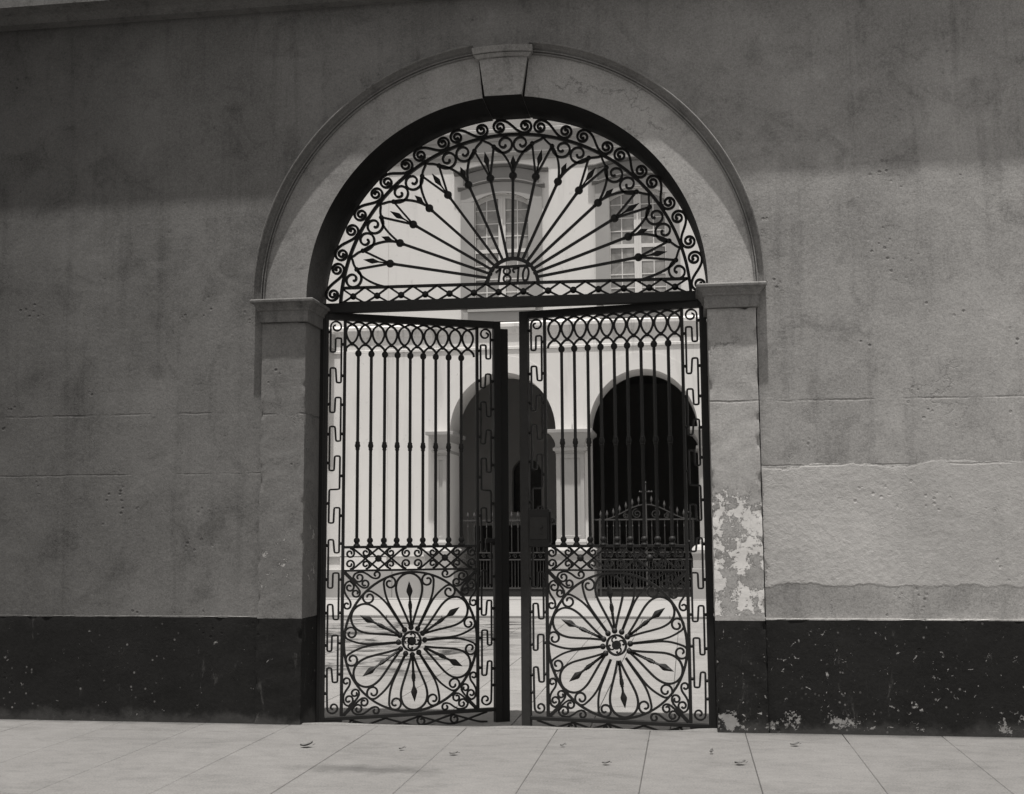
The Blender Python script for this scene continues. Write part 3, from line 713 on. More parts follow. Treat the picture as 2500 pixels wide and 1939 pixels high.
def smt(path): return path
def leaf(name, label, hinge, rot, spear_rot, knobs_missing, astragal, lock):
    g_ = thing(name, label, 'gate leaf', hinge, rot)
    W = .012
    def bar(nm, pts, wd=W, dp=.016, y=0, par=g_, **kw): return obj(nm, MB().ribbon(pts, wd, dp, y, **kw), IR, par)
    # frame
    SE = 1.372 if astragal else 1.357
    obj('hinge_stile', MB().box(-.042, .0, -.03, .03, -.06, 3.112), IR, g_, bevel=.003)
    obj('free_stile', MB().box(SE, SE+.056+(.012 if not astragal else 0), -.03, .03, -.15, 3.118), M['iron'] if astragal else M['rust'], g_, bevel=.003)
    obj('top_rail', MB().box(0.0, SE, -.03, .03, 3.062, 3.118), IR, g_, bevel=.003)
    obj('bottom_rail', MB().box(0.0, SE, -.022, .022, -.034, -.006), IR, g_, bevel=.003)
    if astragal:
        obj('cover_strip', MB().box(SE+.050, SE+.128, -.008, .045, -.15, 3.062), IR, g_, bevel=.003)
    b1, b2 = .136, 1.232 if astragal else 1.222
    for sx in (b1, b2):
        bar('inner_bar', [(sx, -.008), (sx, 3.062)], .0165, .024)
    obj('middle_rail', MB().box(b1+.01, b2-.01, -.012, .012, 1.266, 1.286), IR, g_, bevel=.002)
    obj('middle_rail', MB().box(b1+.01, b2-.01, -.012, .012, 1.087, 1.103), IR, g_, bevel=.002)
    # fret columns
    for mir, s_in, s_out in ((None, b1, 0.0), (SE-.001, b2, SE)):
        p = key_path(mir)
        if mir is not None: p = p
        sc = 1.0
        fr = bar('fret', p, .0100, .016)
        sg = 1 if mir is None else -1
        for z in (2.965, 2.62, 2.39, 2.155, 1.93, 1.615, 1.29, 1.03, .775, .53, .30, .17):
            obj('stud', MB().ball((s_out+sg*.010, 0, z), .0125, 8, 6), IR, g_, smooth=True)
        for z in (2.87, 2.62, 2.39, 2.16, 1.83, 1.52, 1.305, 1.03, .775, .545, .31):
            obj('stud', MB().ball((s_in-sg*.018, 0, z), .0125, 8, 6), IR, g_, smooth=True)
    # interlaced arcade at the top
    sp = .1065 * (b2-b1)/1.096; s0 = .1935
    kz, bz_ = 2.879, 2.803
    for k in range(-1, 10):
        sr = s0+sp*(k+1); sl_ = s0+sp*k                     # strand from knot k+1 to knot k
        pts = []
        if k < 9: pts += [(sr, kz), (sr+.030, kz+.032), (sr+.0475, 2.965), (sr+.034, 3.010), (sr, 3.036)]
        pts += [((sr+sl_)/2, 3.056)] if (-1 < k < 9) else []
        if k == -1: pts += [(b1+.012, 3.052)]
        if k == 9: pts += [(b2-.012, 3.052)]
        if k > -1: pts += [(sl_, 3.036), (sl_-.034, 3.010), (sl_-.0475, 2.965), (sl_-.030, kz+.032), (sl_, kz)]
        bar('arcade_bar', smooth_path(pts, 5), .0125, .013, -.004 if k % 2 else .004)
    for k in range(10):
        sk = s0+sp*k
        bar('arcade_foot', smooth_path([(max(sk-sp/2, b1+.010), bz_+.012), (sk-sp*.44, 2.842), (sk-sp*.2, 2.868), (sk, kz-.004), (sk+sp*.2, 2.868), (sk+sp*.44, 2.842), (min(sk+sp/2, b2-.010), bz_+.012)], 4), .0125, .013)
        obj('knot', MB().ball((sk, 0, kz), .0190, 8, 6, .85), IR, g_, smooth=True)
    # nine turned bars
    prof_ = [(.0125, 1.345), (.0125, 2.03), (.014, 2.035), (.019, 2.043), (.015, 2.050), (.0215, 2.062), (.0225, 2.072), (.018, 2.088), (.019, 2.096), (.0125, 2.104), (.0125, 2.79)]
    for k in range(9):
        sk = s0+sp*(k+.5)+random.uniform(-.005, .005)
        br = obj('bar', MB().lathe([(r_, z) for r_, z in prof_], 10, 'z', (sk, 0, 0)), IR, g_, smooth=True)
        obj('top_ball', MB().ball((sk, 0, bz_), .0265, 12, 8, 1.08), IR, br, smooth=True)
        obj('foot_ball', MB().ball((sk, 0, 1.327), .0250, 12, 8, .98).lathe([(.028, 1.286), (.027, 1.292), (.017, 1.303), (.016, 1.312)], 10, 'z', (sk, 0, 0)), IR, br, smooth=True)
    # scrolled panel between the middle rails
    zc = 1.186; hz = .083
    PS = (b2-b1)/1.096
    for pc in (.4175*1.0, .4175+.541*PS):
        for su in (-1, 1):                                   # left / right
            for sv in (-1, 1):                               # top / bottom
                def q(u, v): return (pc+su*u, zc+sv*v)
                dr = su*sv
                # long bar: apex opposite -> crossing -> outer scroll
                outer_c = q(.226, .0415)
                a0 = 90*sv
                spi = spiral(outer_c, a0, .0385, .010, 1.35, su*sv)
                bar('panel_scroll', [q(0, -hz)]+[q(.105, 0)]+smooth_path([q(.105, 0), q(.165, .050), q(.200, .076), (outer_c[0], outer_c[1]+sv*.0385)], 4)[1:-1]+spi, .011, .013, .003*su)
                inner_c = q(.100, .046)
                spi2 = spiral(inner_c, a0, .034, .009, 1.25, su*sv)
                bar('panel_scroll', [q(0, 0), q(.050, .044)]+smooth_path([q(.050, .044), q(.075, .070), (inner_c[0], inner_c[1]+sv*.034)], 4)[1:-1]+spi2, .011, .013, -.003*su)
        obj('panel_boss', MB().ball((pc, 0, zc), .0275, 12, 8), IR, g_, smooth=True)
    # wheel medallion
    mc = ((b1+b2)/2+.004, .5395); MR = .5375
    rg = bar('wheel_ring', [(mc[0]+MR*math.cos(2*PI*i/96)*(b2-b1-.022)/2/MR, mc[1]+MR*math.sin(2*PI*i/96)) for i in range(96)], .0135, .020, closed=True)
    hub = bar('hub_ring', [(mc[0]+.073*math.cos(2*PI*i/32), mc[1]+.073*math.sin(2*PI*i/32)) for i in range(32)], .012, .022, closed=True)
    obj('hub_boss', MB().lathe([(.034, -.012), (.034, -.004), (.026, -.026), (.012, -.032)][::-1]+[(.034, .012)], 14, 'y', (mc[0], 0, mc[1])), IR, hub, smooth=False)
    for k in range(4):
        a = 45+90*k+spear_rot
        obj('hub_scroll', MB().ribbon([(mc[0]+.030*math.cos(R(a)), mc[1]+.030*math.sin(R(a)))]+curl(mc, [(a, .040), (a+14, .056), (a+40, .062), (a+52, .052), (a+42, .046)], 3), .0085, .012), IR, hub)
    for k in range(12):
        if k in knobs_missing: continue
        a = 90+30*k+spear_rot
        obj('hub_knob', MB().ball((mc[0]+.106*math.cos(R(a)), 0, mc[1]+.106*math.sin(R(a))), .0225, 10, 8), IR, hub, smooth=True)
    def P(r, a): return (mc[0]+r*math.cos(R(a)), mc[1]+r*math.sin(R(a)))
    for k in range(6):
        a = 90+60*k+spear_rot
        # petal: tear-drop outline
        side = []
        for (x, y) in [(.115, .008), (.20, .038), (.30, .078), (.365, .100), (.425, .106), (.475, .092), (.508, .062), (.524, .030), (.529, 0)]:
            side.append((x, y))
        prof2 = side+[(x, -y) for x, y in side[::-1][1:]]
        ca, sa = math.cos(R(a)), math.sin(R(a))
        pts = [(mc[0]+x*ca-y*sa, mc[1]+x*sa+y*ca) for x, y in smooth_path(prof2, 4)]
        bar('petal', pts, .0125, .014)
        # spear
        sp_m = MB()
        vs = []; fs = []
        shape = [(.115, .0095), (.225, .0105), (.232, .0135), (.240, .0105), (.262, .0155), (.285, .0170), (.300, .0120), (.306, .0145), (.312, .0085), (.345, .0090), (.385, .0255), (.398, .0245), (.430, .0135), (.466, .0012)]
        for (rr, h) in shape:
            d_ = min(h, .012)
            for (u, yy) in ((-h, 0), (0, -d_), (h, 0), (0, d_)):
                vs.append((mc[0]+rr*ca-u*sa, yy-.006, mc[1]+rr*sa+u*ca))
        for i in range(len(shape)-1):
            for j in range(4): fs.append((4*i+j, 4*i+(j+1) % 4, 4*i+4+(j+1) % 4, 4*i+4+j))
        fs += [(3,2,1,0), tuple(4*(len(shape)-1)+j for j in range(4))]
        obj('spear', sp_m.add(vs, fs), IR, g_)
        # stem between petals with two volutes
        b_ = a+30
        cb, sb = math.cos(R(b_)), math.sin(R(b_))
        def T(x, y): return (mc[0]+x*cb-y*sb, mc[1]+x*sb+y*cb)
        for sg in (-1, 1):
            c_ = (.478, .101*sg)
            pth = smooth_path([(.115, .002*sg), (.24, .004*sg), (.335, .006*sg), (.40, .016*sg), (.455, .034*sg), (.500, .055*sg)], 5)
            b0 = math.degrees(math.atan2(pth[-1][1]-c_[1], pth[-1][0]-c_[0])); d0 = math.hypot(pth[-1][0]-c_[0], pth[-1][1]-c_[1])
            cu = curl(c_, [(b0, d0), (b0+sg*50, .049), (b0+sg*110, .047), (b0+sg*190, .043), (b0+sg*280, .037), (b0+sg*360, .028), (b0+sg*430, .018), (b0+sg*480, .009)], 5)
            full = [T(*p) for p in pth[:-1]+cu]
            bar('volute', full, .0115, .013)
    # corner scrollwork
    for (cx_, sx) in ((b1+.010, 1), (b2-.010, -1)):
        for (cz_, sz) in ((-.006, 1), (1.087, -1)):
            def c2(u, v): return (cx_+sx*u, cz_+sz*v)
            f_ = 1 if sx*sz > 0 else -1
            bar('corner_bar', [c2(.004, .004), c2(.045, .045), c2(.090, .090)], .020, .020)
            for sw_ in (0, 1):
                def c3(u, v): return c2(u, v) if not sw_ else c2(v, u)
                fl = f_ if not sw_ else -f_
                def cu3(c, tb, n=5): return [c3(*p) for p in curl(c, tb, n)]
                # small upper volute, from the end of the diagonal bar
                bar('corner_scroll', [c3(.078, .082)]+[c3(*p) for p in smooth_path([(.088, .100), (.112, .128), (.126, .152)], 4)]+cu3((.096, .166), [(-12, .031), (45, .030), (90, .029), (180, .027), (250, .022), (330, .016), (400, .008)]), .011, .014)
                # large volute running into an S to the ring
                S1 = curl((.045, .118), [(-20, .012), (60, .018), (140, .023), (220, .028), (300, .031), (360, .034), (400, .037)][::1], 5)
                big = curl((.046, .122), [(400-360+20, .010), (100, .018), (180, .024), (-1, .03)][:3], 5)
                path = curl((.046, .120), [(330, .010), (240, .018), (150, .024), (60, .029), (-20, .034), (-60, .037)], 5)
                path += smooth_path([(.046, .072), (.020, .085), (.006, .115), (.006, .150), (.022, .185), (.048, .222), (.056, .250)], 4)
                path += curl((.028, .258), [(-8, .027), (60, .026), (120, .026), (180, .023), (250, .018), (330, .010)], 4)[1:]
                bar('corner_scroll', [c3(*p) for p in path], .011, .014)
    # scrolls hanging under the bottom rail
    for k in range(4):
        xa = .20+.27*k
        bar('hanging_bar', smooth_path([(xa, -.036), (xa+.10, -.068), (xa+.22, -.104), (xa+.30, -.112)], 4), .011, .014)
        bar('hanging_bar', smooth_path([(xa+.30, -.036), (xa+.20, -.064), (xa+.08, -.100), (xa, -.112)], 4), .011, .014, .004)
        if k in (0, 2, 3): bar('hanging_scroll', curl((xa+.03, -.075), [(100, .036), (180, .034), (270, .030), (350, .024), (430, .016), (500, .009)], 5), .011, .014)
    obj('foot_bracket', MB().stack([(.0, .09, -.03, .03, -.12), (.0, .06, -.03, .03, -.09), (.0, .13, -.03, .03, -.052), (.0, .14, -.03, .03, -.036)]), IR, g_)
    bar('weld_plate', [(mc[0]-.045, -.012), (mc[0]+.045, -.012)], .035, .026)
    if lock:
        obj('lock_case', MB().box(1.190, 1.358, -.024, .036, 1.270, 1.560).box(1.180, 1.20, -.012, .02, 1.30, 1.54), IR, g_, bevel=.004)
        obj('lock_plate', MB().box(1.205, 1.343, .036, .041, 1.33, 1.50).lathe([(.010, .041), (.010, .052), (.004, .054)], 10, 'y', (1.25, 0, 1.42)).lathe([(.007, .041), (.007, .046)], 8, 'y', (1.25, 0, 1.375)), M['rust'], g_, bevel=.002)
        lk = obj('lock_handle', MB().ball((1.176, -.02, 1.47), .022, 10, 8).lathe([(.009, -.03), (.009, .03)], 8, 'y', (1.176, 0, 1.47)), IR, g_, smooth=True)
    else:
        obj('lock_keep', MB().box(1.30, 1.374, -.016, .02, 1.30, 1.335), IR, g_, bevel=.003)
    return g_
leaf('gate_leaf', 'left wrought iron gate leaf, pushed well inwards, with a wide cover strip down its edge', (-1.45, .40, 0), R(27.5), 3, (8,), True, False)
leaf('gate_leaf', 'right wrought iron gate leaf, nearly closed, with a lock case on its free edge', (1.45, .40, 0), R(170), -7, (6, 7, 5), False, True)

MB.swell = 1.0
# =================================================================== FAR BUILDING (parallel to the wall, across the courtyard)
U = 1.2452                                       # facade coordinates from image pixels, scaled about the camera to the deeper plane
DY = 17.40
def bx(x): return U*x-.3224
def bz(z): return U*z-.3405
fb = thing('arcade_building', 'white limewashed building with arched arcade below and tall stone-framed windows above', 'building')
TH = 1.10
arc_c = [-1.90, .60, 3.10]
ops = [(bx(c-.957), bx(c+.957), -.29, semi(bx(c), U*.957, U*1.066, bz(3.17))) for c in arc_c]
zm = bz(5.10)
obj('wall', arch_wall(bx(-9), bx(7), -.29, zm, DY, DY+TH, ops, 40), M['white'], fb)
win_c = [-1.90, .566, 3.03]
def segm(cx, hw, zs, rise):                      # segmental head
    Rr = (hw*hw+rise*rise)/(2*rise)
    return lambda x: zs+rise-Rr+math.sqrt(max(0, Rr*Rr-(x-cx)**2))
wops = [(bx(c-.50), bx(c+.50), bz(5.42), segm(bx(c), U*.50, bz(7.39), U*.155)) for c in win_c]
obj('wall', arch_wall(bx(-9), bx(7), zm+.0005, bz(9.6), DY+.0005, DY+.5, wops, 16), M['white'], fb)
# roof so the building is closed from above
obj('roof', MB().stack([(bx(-9.1), bx(7.1), DY-.25, DY+7, bz(9.6)+.002), (bx(-9.1), bx(7.1), DY-.25, DY+7, bz(9.75))]), M['white'], fb)
obj('entablature', MB().stack([(bx(-9), bx(7), DY-.03, DY+.1, bz(8.165)), (bx(-9), bx(7), DY-.03, DY+.1, bz(8.185)), (bx(-9), bx(7), DY-.015, DY+.1, bz(8.19)), (bx(-9), bx(7), DY-.015, DY+.1, bz(8.235)),
     (bx(-9), bx(7), DY-.05, DY+.1, bz(8.25)), (bx(-9), bx(7), DY-.075, DY+.1, bz(8.29)), (bx(-9), bx(7), DY-.075, DY+.1, bz(8.305)), (bx(-9), bx(7), DY-.02, DY+.1, bz(8.315)),
     (bx(-9), bx(7), DY-.02, DY+.1, bz(8.52)), (bx(-9), bx(7), DY-.05, DY+.1, bz(8.53)), (bx(-9), bx(7), DY-.06, DY+.1, bz(8.58)), (bx(-9), bx(7), DY-.10, DY+.1, bz(8.61)), (bx(-9), bx(7), DY-.13, DY+.1, bz(8.66)), (bx(-9), bx(7), DY-.13, DY+.1, bz(8.72)), (bx(-9), bx(7), DY-.02, DY+.1, bz(8.76))]), M['stone'], fb)
obj('string_course', MB().stack([(bx(-9), bx(7), DY-.02, DY+.1, bz(4.655)), (bx(-9), bx(7), DY-.02, DY+.1, bz(4.70)), (bx(-9), bx(7), DY-.008, DY+.1, bz(4.705)), (bx(-9), bx(7), DY-.008, DY+.1, bz(4.93)),
     (bx(-9), bx(7), DY-.03, DY+.1, bz(4.95)), (bx(-9), bx(7), DY-.045, DY+.1, bz(5.0)), (bx(-9), bx(7), DY-.07, DY+.1, bz(5.06)), (bx(-9), bx(7), DY-.07, DY+.1, bz(5.12)), (bx(-9), bx(7), DY-.02, DY+.1, bz(5.16))]), M['white'], fb)
# corner pier at the left of the facade
obj('corner_pilaster', MB().box(bx(-4.87), bx(-4.01), DY-.03, DY+.1, -.29, bz(4.65)), M['white'], fb)
obj('corner_pilaster', MB().box(bx(-4.87), bx(-4.01), DY-.03, DY+.1, bz(5.165), bz(8.16)), M['white'], fb)
obj('corner_buttress', MB().box(bx(-5.9), bx(-5.13), DY-.45, DY+.1, -.29, bz(5.3)).box(bx(-5.95), bx(-5.02), DY-.5, DY+.1, bz(4.75), bz(5.02)), M['stone'], fb, bevel=.01)
# grey plinth of the wall, split into blocks, with a thin ledge
xsb = [-5.13, -3.89, -3.27]
obj('plinth_block', MB().box(bx(-5.12), bx(-3.895), DY-.10, DY+.1, CZ+.03, bz(.735)), M['stone2'], fb, bevel=.012)
obj('plinth_block', MB().box(bx(-3.885), bx(-3.20), DY-.13, DY+.1, CZ+.03, bz(.735)), M['stone2'], fb, bevel=.012)
obj('plinth_line', MB().box(bx(-5.12), bx(-3.30), DY-.03, DY+.05, bz(.95), bz(.965)), M['stone2'], fb)
obj('step', MB().box(bx(-5.2), bx(7), DY-.40, DY+1.6, -.29, bz(.235)), M['kerb'], fwo, bevel=.02)
# archivolt bands round the arches
for c in arc_c:
    b = MB(); vs = []; fs = []; n = 48
    for i in range(n+1):
        a = PI*i/n
        for (k, y) in ((1.0, DY-.008), (1.0, DY+.02), (1.30, DY+.02), (1.30, DY-.008)):
            vs.append((bx(c)+U*(.957+.30*(k-1)/.3)*math.cos(a), y, bz(3.17)+U*(1.066+.30*(k-1)/.3)*math.sin(a)))
    for i in range(n):
        for j in range(4): fs.append((4*i+j, 4*i+(j+1) % 4, 4*i+4+(j+1) % 4, 4*i+4+j))
    fs += [(0,1,2,3), tuple(4*n+j for j in (3,2,1,0))]
    obj('arch_band', b.add(vs, fs), M['white'], fb)
# piers: capital, collar, panelled shaft, base
def pier(xl, xr, nm='pier'):
    """xl, xr = shaft edges before the scaling about the camera"""
    X0, X1 = bx(xl), bx(xr); y0 = DY-.16; yb = DY+TH+.02
    b = MB()
    zt, zb = bz(2.755), bz(1.262); e = .085
    b.box(X0, X1, y0+.02, yb, zb, zt)
    # raised border round a sunk panel
    b.box(X0, X0+e, y0-.002, y0+.021, zb, zt).box(X1-e, X1, y0-.002, y0+.021, zb, zt)
    b.box(X0+e-.001, X1-e+.001, y0-.0015, y0+.021, zt-.11, zt).box(X0+e-.001, X1-e+.001, y0-.0015, y0+.021, zb, zb+.07)
    p = obj(nm, b, M['stone'], fb, bevel=.006)
    def rg(e_, z): return (X0-e_, X1+e_, y0-e_, yb+e_*.3, z)
    obj('capital', MB().stack([rg(.018, bz(2.757)), rg(.018, bz(2.79)), rg(.065, bz(2.80)), rg(.070, bz(2.845)), rg(.02, bz(2.865)), rg(.02, bz(2.93)), rg(.045, bz(2.99)), rg(.10, bz(3.06)), rg(.14, bz(3.10)), rg(.185, bz(3.11)), rg(.19, bz(3.17))]), M['stone'], p, bevel=.005)
    obj('base', MB().stack([rg(.19, bz(.752)), rg(.19, bz(.950)), rg(.20, bz(.957)), rg(.215, bz(1.0)), rg(.215, bz(1.06)), rg(.17, bz(1.11)), rg(.12, bz(1.14)), rg(.03, bz(1.15)), rg(.03, bz(1.205)), rg(.0, bz(1.26))]), M['stone'], p, bevel=.006)
    obj('pedestal', MB().stack([rg(.21, CZ+.03), rg(.21, bz(.748))]), M['stone2'], p, bevel=.012)
    return p
pier(-3.10, -2.90); pier(-.925, -.435); pier(1.567, 2.057); pier(4.06, 4.3)
# soft-lit gallery behind the arches
GY = DY+TH+4.2
obj('gallery_floor', MB().box(bx(-4.4), bx(7), DY+TH-.9, GY+.2, CZ+.051, bz(.18)), M['stone2'], fb)
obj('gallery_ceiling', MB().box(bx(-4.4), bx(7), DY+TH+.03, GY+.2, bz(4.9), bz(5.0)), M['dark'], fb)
def niche_top(x): return 2.93+.39*math.sqrt(max(0, 1-((x+2.86)/.395)**2))
obj('gallery_wall', arch_wall(bx(-4.4), -1.60, -.1, bz(4.9), GY, GY+.3, [(-3.25, -2.47, 1.90, niche_top)], 18), M['gallery'], fb)
obj('niche_back', MB().box(-3.6, -2.1, GY+.9, GY+1.0, 1.5, 3.6).box(-3.6, -3.3, GY+.31, GY+.9, 1.5, 3.6).box(-2.42, -2.1, GY+.31, GY+.9, 1.5, 3.6), M['soffit'], fb)
obj('gallery_dado', MB().box(-4.25, -1.61, GY-.05, GY-.002, bz(.2), 1.555), M['door'], fb)
obj('gallery_end', MB().box(bx(-4.5), bx(-4.4), DY+TH+.03, GY+.3, -.1, bz(4.9)), M['gallery'], fb)
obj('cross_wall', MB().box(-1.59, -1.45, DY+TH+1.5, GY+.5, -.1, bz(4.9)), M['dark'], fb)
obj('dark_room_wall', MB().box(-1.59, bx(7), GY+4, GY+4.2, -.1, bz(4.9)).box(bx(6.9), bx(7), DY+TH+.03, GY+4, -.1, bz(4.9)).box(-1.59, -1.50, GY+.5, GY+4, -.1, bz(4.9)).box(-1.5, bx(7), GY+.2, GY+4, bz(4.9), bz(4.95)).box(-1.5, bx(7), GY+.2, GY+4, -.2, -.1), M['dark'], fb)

# windows
def window(c):
    cx_ = bx(c); hw = U*.50
    s_ = MB()
    # stone surround: jambs + segmental head
    t_in = segm(cx_, hw, bz(7.39), U*.155); jw = U*.25
    b = MB()
    for sg in (-1, 1):
        x0, x1 = sorted((cx_+sg*(hw-.004), cx_+sg*(hw+jw)))
        b.box(x0, x1, DY-.05, DY+.06, bz(5.40), bz(7.39))
    n = 16; vs = []; fs = []
    t_out = segm(cx_, hw+jw, bz(7.60), U*.15)
    for i in range(n+1):
        x = cx_-(hw+jw)+2*(hw+jw)*i/n; xi = max(cx_-hw, min(cx_+hw, x))
        zi = t_in(xi) if abs(x-cx_) <= hw else bz(7.392)
        vs += [(x, DY-.05, zi), (x, DY+.06, zi), (x, DY+.06, t_out(x)), (x, DY-.05, t_out(x))]
    for i in range(n):
        for j in range(4): fs.append((4*i+j, 4*i+(j+1) % 4, 4*i+4+(j+1) % 4, 4*i+4+j))
    fs += [(0,1,2,3), tuple(4*n+j for j in (3,2,1,0))]
    b.add(vs, fs)
    wd = obj('window', b, M['surround'], fb)
    def hood(nm, half, zend, rise, th, out, flat, mat):
        """moulding: flat ears then a curved middle"""
        bb = MB(); vs = []; fs = []; n = 24
        for i in range(n+1):
            x = -half+2*half*i/n; core = half-flat
            z = zend+(0 if abs(x) > core else rise*(1-(x/core)**2))
            pf = [(-.05, 0), (-.05, 1), (out, 1), (out, .74), (out*.62, .70), (out*.62, .42), (out*.30, .38), (out*.30, .12), (.01, .0)]
            m9 = len(pf)
            vs += [(cx_+x, DY-py, z+th*pz) for (py, pz) in pf]
        for i in range(n):
            for j in range(m9): fs.append((m9*i+j, m9*i+(j+1) % m9, m9*(i+1)+(j+1) % m9, m9*(i+1)+j))
        fs += [tuple(range(m9)), tuple(m9*n+j for j in range(m9))[::-1]]
        return obj(nm, bb.add(vs, fs), mat, wd)
    hood('lower_hood', U*.805, bz(7.61), U*.125, U*.075, .10, U*.14, M['hood'])
    hood('upper_hood', U*.875, bz(7.90), U*.12, U*.065, .15, U*.13, M['hood'])
    # frieze between the two hoods
    fz = MB(); vs = []; fs = []; n = 20; half = U*.70; core = U*.67
    for i in range(n+1):
        x = -half+2*half*i/n; r1 = .125*max(0, 1-(x/core)**2)*U; r2 = .12*max(0, 1-(x/core)**2)*U
        vs += [(cx_+x, DY-.06, bz(7.665)+r1), (cx_+x, DY+.05, bz(7.665)+r1), (cx_+x, DY+.05, bz(7.90)+r2), (cx_+x, DY-.06, bz(7.90)+r2)]
    for i in range(n):
        for j in range(4): fs.append((4*i+j, 4*i+(j+1) % 4, 4*i+4+(j+1) % 4, 4*i+4+j))
    fs += [(0,1,2,3), tuple(4*n+j for j in (3,2,1,0))]
    obj('frieze', fz.add(vs, fs), M['hood'], wd)
    obj('sill', MB().box(cx_-U*.62, cx_+U*.62, DY-.09, DY+.2, bz(5.345), bz(5.398)), M['stone'], wd)
    obj('apron', MB().box(cx_-U*.70, cx_+U*.70, DY-.05, DY+.05, bz(5.165), bz(5.342)), M['stone2'], wd)
    # casements
    fy = DY+.10
    xsn = [-.487, -.285, -.066, .066, .284, .483]
    zl = [5.47, 5.718, 5.963, 6.208, 6.448]; zu = [6.517, 6.757, 6.998, 7.245]
    fm = MB()
    for (a, b_) in ((-.50, -.487), (-.066, .066), (.483, .50)):
        top_ = bz(7.39)+ (U*.15 if a == -.066 else .0)
        fm.box(cx_+U*a, cx_+U*b_, fy-.02, fy+.04, bz(5.42), top_)
    fm.box(cx_+U*-.012, cx_+U*.012, fy-.045, fy-.02, bz(5.42), bz(7.50))
    fm.box(cx_-U*.487, cx_-U*.066, fy-.015, fy+.035, bz(6.448), bz(6.517)).box(cx_+U*.066, cx_+U*.483, fy-.015, fy+.035, bz(6.448), bz(6.517))
    fm.box(cx_-U*.487, cx_-U*.066, fy-.015, fy+.035, bz(5.42), bz(5.47)).box(cx_+U*.066, cx_+U*.483, fy-.015, fy+.035, bz(5.42), bz(5.47))
    # curved head of the frame
    vs = []; fs = []; n = 16
    for i in range(n+1):
        x = -hw+2*hw*i/n; zt = t_in(cx_+x)
        vs += [(cx_+x, fy-.018, zt-U*.075), (cx_+x, fy+.036, zt-U*.075), (cx_+x, fy+.036, zt+.01), (cx_+x, fy-.018, zt+.01)]
    for i in range(n):
        for j in range(4): fs.append((4*i+j, 4*i+(j+1) % 4, 4*i+4+(j+1) % 4, 4*i+4+j))
    fs += [(0,1,2,3), tuple(4*n+j for j in (3,2,1,0))]
    fm.add(vs, fs)
    obj('casement_frame', fm, M['paint'], wd)
    gb = .011
    for zz in zl[1:4]+zu[1:]:
        for (a, b_) in ((-.487, -.066), (.066, .483)):
            obj('glazing_bar', MB().box(cx_+U*a, cx_+U*b_, fy, fy+.022, bz(zz)-gb, bz(zz)+gb), M['paint'], wd)
    for xx in (-.285, .284):
        obj('glazing_bar', MB().box(cx_+U*xx-gb, cx_+U*xx+gb, fy+.001, fy+.021, bz(5.47), bz(6.448)), M['paint'], wd)
        obj('glazing_bar', MB().box(cx_+U*xx-gb, cx_+U*xx+gb, fy+.001, fy+.021, bz(6.517), t_in(cx_+U*xx)-U*.06), M['paint'], wd)
    allz = [(5.47, 5.718), (5.718, 5.963), (5.963, 6.208), (6.208, 6.448), (6.517, 6.757), (6.757, 6.998), (6.998, 7.245), (7.245, 7.48)]
    for (a, b_) in ((-.487, -.285), (-.285, -.066), (.066, .284), (.284, .483)):
        for (za, zb2) in allz:
            o = obj('pane', MB().box(cx_+U*a+gb*.9, cx_+U*b_-gb*.9, fy+.008, fy+.013, bz(za)+gb*.9, min(bz(zb2)-gb*.9, t_in(cx_+U*(a+b_)/2)-.02)), M['glass'], wd)
            o.rotation_euler = (0, 0, 0)
    obj('curtain', MB().box(cx_-hw, cx_+hw, fy+.25, fy+.27, bz(5.42), bz(7.55)), M['gallery'], wd)
for c in win_c: window(c)

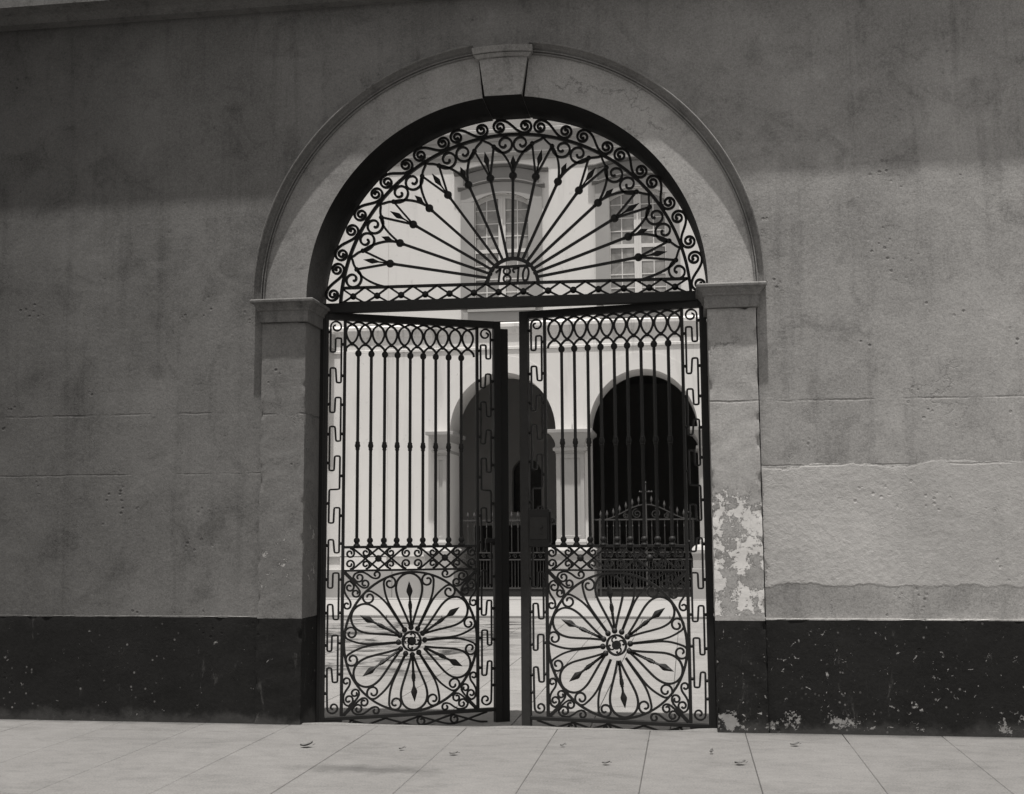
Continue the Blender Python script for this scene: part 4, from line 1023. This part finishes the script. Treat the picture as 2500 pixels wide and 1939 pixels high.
# =================================================================== RAILINGS IN THE ARCHES
RY = DY+.42
def rz(y): return 1.59-(y-1268.5)*.00732         # height worked out from an image pixel row
kk = (RY+8.4953)/(12.6+8.4953)  # railing coordinates scaled about the camera from a nearer plane
def fxr(x): return 1.3149+(x-1.3149)*kk*1.0
def fzr(z): return 1.3886+(z-1.3886)*kk
RI_ = M['railing']
fin_me = MB().lathe([(.010, 0), (.016, .015), (.008, .035), (.009, .055), (.030, .10), (.026, .13), (.001, .205)], 6).mesh('finial', RI_)
def rail_fence(name, label, x0, x1, gate, zoff=0.0):
    t = thing(name, label, 'railing', (0, RY, 0))
    ztop_, zmid1, zmid2, zl, zb = fzr(1.59), fzr(1.014), fzr(.89), fzr(.385), fzr(.25)
    X0, X1 = fxr(x0), fxr(x1)
    for z, h in ((ztop_, .016), (zmid1, .012), (zmid2, .014), (zl, .014)):
        obj('rail', MB().box(X0, X1, -.016, .016, z-h, z+h), RI_, t)
    obj('kick_plate', MB().box(X0, X1, -.006, .006, zb-.02, zl-.015), M['rust'], t)
    n = int(round((X1-X0)/.142)); stp = (X1-X0)/n
    cxr = (X0+X1)/2 + (.02 if gate else 0)
    bar_me = MB().lathe([(.0085, zmid1), (.0085, ztop_-.17), (.014, ztop_-.165), (.014, ztop_-.13), (.0085, ztop_-.12), (.0085, ztop_)], 6).mesh('rail_bar', RI_)
    low_me = MB().lathe([(.016, zl), (.008, zl+.05), (.007, zl+.06), (.007, zmid2)], 6).mesh('rail_bar', RI_)
    gw = 1.0
    for i in range(1, n):
        x = X0+stp*i
        b_ = link('rail_bar', bar_me, t, loc=(x, 0, 0))
        zt = ztop_
        if gate and abs(x-cxr) < gw:
            u = abs(x-cxr)/gw; zt = ztop_+.33*(.5+.5*math.cos(PI*min(1, u*1.02)))
        link('finial', fin_me, b_, loc=(0, 0, zt))
    for i in range(1, 2*n):
        link('rail_bar', low_me, t, loc=(X0+stp*i/2, 0, 0))
    for i in range(0, 2*n, 2):                   # scrolls in the band between the two middle rails
        xc = X0+stp*(i/2+.5); zc = (zmid1+zmid2)/2
        obj('band_scroll', MB().ribbon(spiral((xc, zc), 180, .05, .012, 1.3, -1), .009, .012), RI_, t)
        zc2 = (zl+zb)/2
    for i in range(0, n):                         # small gothic loops under the top rail
        xa = X0+stp*i; 
        if not gate: obj('top_loop', MB().ribbon(bez((xa, ztop_-.11), (xa+stp*.25, ztop_+.01), (xa+stp*.75, ztop_+.01), (xa+stp, ztop_-.11), 8), .008, .010), RI_, t)
    if gate:
        top_ = [(cxr-gw+2*gw*i/40, ztop_+.33*(.5+.5*math.cos(PI*abs(-1+2*i/40)))) for i in range(41)]
        obj('arched_rail', MB().ribbon(top_, .022, .022), RI_, t)
        for sx in (-1, 1):
            obj('gate_scroll', MB().ribbon(spiral((cxr+sx*.20, ztop_+.13), 90, .11, .02, 1.7, -sx), .013, .014), RI_, t)
            obj('gate_scroll', MB().ribbon(spiral((cxr+sx*.44, ztop_+.085), 90, .065, .015, 1.6, -sx), .012, .014), RI_, t)
        obj('gate_post', MB().box(cxr-.020, cxr+.020, -.02, .02, zb, ztop_+.34), RI_, t)
        for sx in (-1, 1):
            xx = cxr+sx*(gw+.02)
            obj('gate_post', MB().box(xx-.022, xx+.022, -.022, .022, zb, ztop_+.03), RI_, t)
        cr = MB().box(cxr-.010, cxr+.010, -.010, .010, ztop_+.34, ztop_+.78).box(cxr-.12, cxr+.12, -.010, .010, ztop_+.60, ztop_+.622)
        for (dx_, dz_) in ((-.13, .611), (.13, .611), (0, .81)): cr.ball((cxr+dx_, 0, ztop_+dz_), .022, 6, 4)
        for (dx_, dz_) in ((-.07, .611), (.07, .611)): cr.ball((cxr+dx_, 0, ztop_+dz_), .026, 6, 4)
        obj('cross', cr, RI_, t)
    return t
rail_fence('iron_railing', 'low iron railing with spear finials closing the left arch of the arcade', -2.70, -.99, False)
rail_fence('iron_railing', 'iron railing with an arched gate and a small cross in the dark right arch', -.30, 1.50, True)

# =================================================================== LITTER ON THE SIDEWALK
def dry_leaf(label, x, y, ln, rot, curlh, seed):
    rnd = random.Random(seed); b = MB(); vs = []; fs = []; n = 7
    for i in range(n+1):
        u = i/n; wd = ln*.34*math.sin(PI*min(1, u*1.02))**.8*(1+.2*rnd.uniform(-1, 1))+.001
        zc_ = .006+curlh*(u-.3)**2*2
        for k, s_ in enumerate((-1, 0, 1)):
            vs.append(((u-.5)*ln, s_*wd, zc_+(curlh*.7 if s_ else 0)*(.6+.4*rnd.random())))
    for i in range(n):
        for k in range(2): a = 3*i+k; fs.append((a, a+1, a+4, a+3))
    b.add(vs, fs)
    b.ribbon([(ln*.5, .012), (ln*.72, .010+curlh*.5)], .003, .003)
    o = obj('dry_leaf', b, M['leaf'], None, label=label, category='leaf', group='dry leaves fallen on the sidewalk')
    o.location = (x, y, .003); o.rotation_euler = (0, 0, rot)
    sm = o.modifiers.new('thick', 'SOLIDIFY'); sm.thickness = .0015
for i, (lb, x, y, ln, ro, cu) in enumerate([
    ('largest dry leaf on the sidewalk, leftmost, in front of the left pilaster', -1.167, -.875, .080, .2, .020),
    ('small dark crumpled leaf on the sidewalk in front of the left gate leaf', -.522, -.905, .040, .6, .011),
    ('pale flat leaf scrap on the sidewalk just left of the gap between the gates', -.158, -1.032, .055, .1, .010),
    ('small curled leaf on the sidewalk below the free edge of the right gate leaf', .491, -.675, .036, .4, .011),
    ('small narrow leaf scrap on the sidewalk in front of the right pilaster', 1.439, -.81, .034, 1.2, .016),
    ('wide ragged leaf near the bottom edge under the right pilaster', 1.600, -1.143, .065, .1, .013),
    ('thin leaf sliver near the bottom edge below the right wheel medallion', .809, -1.236, .05, -.1, .012),
    ('flat leaf at the far right foot of the black wall base', 1.976, -.479, .06, .05, .012)]):
    dry_leaf(lb, x, y, ln, ro, cu, i)
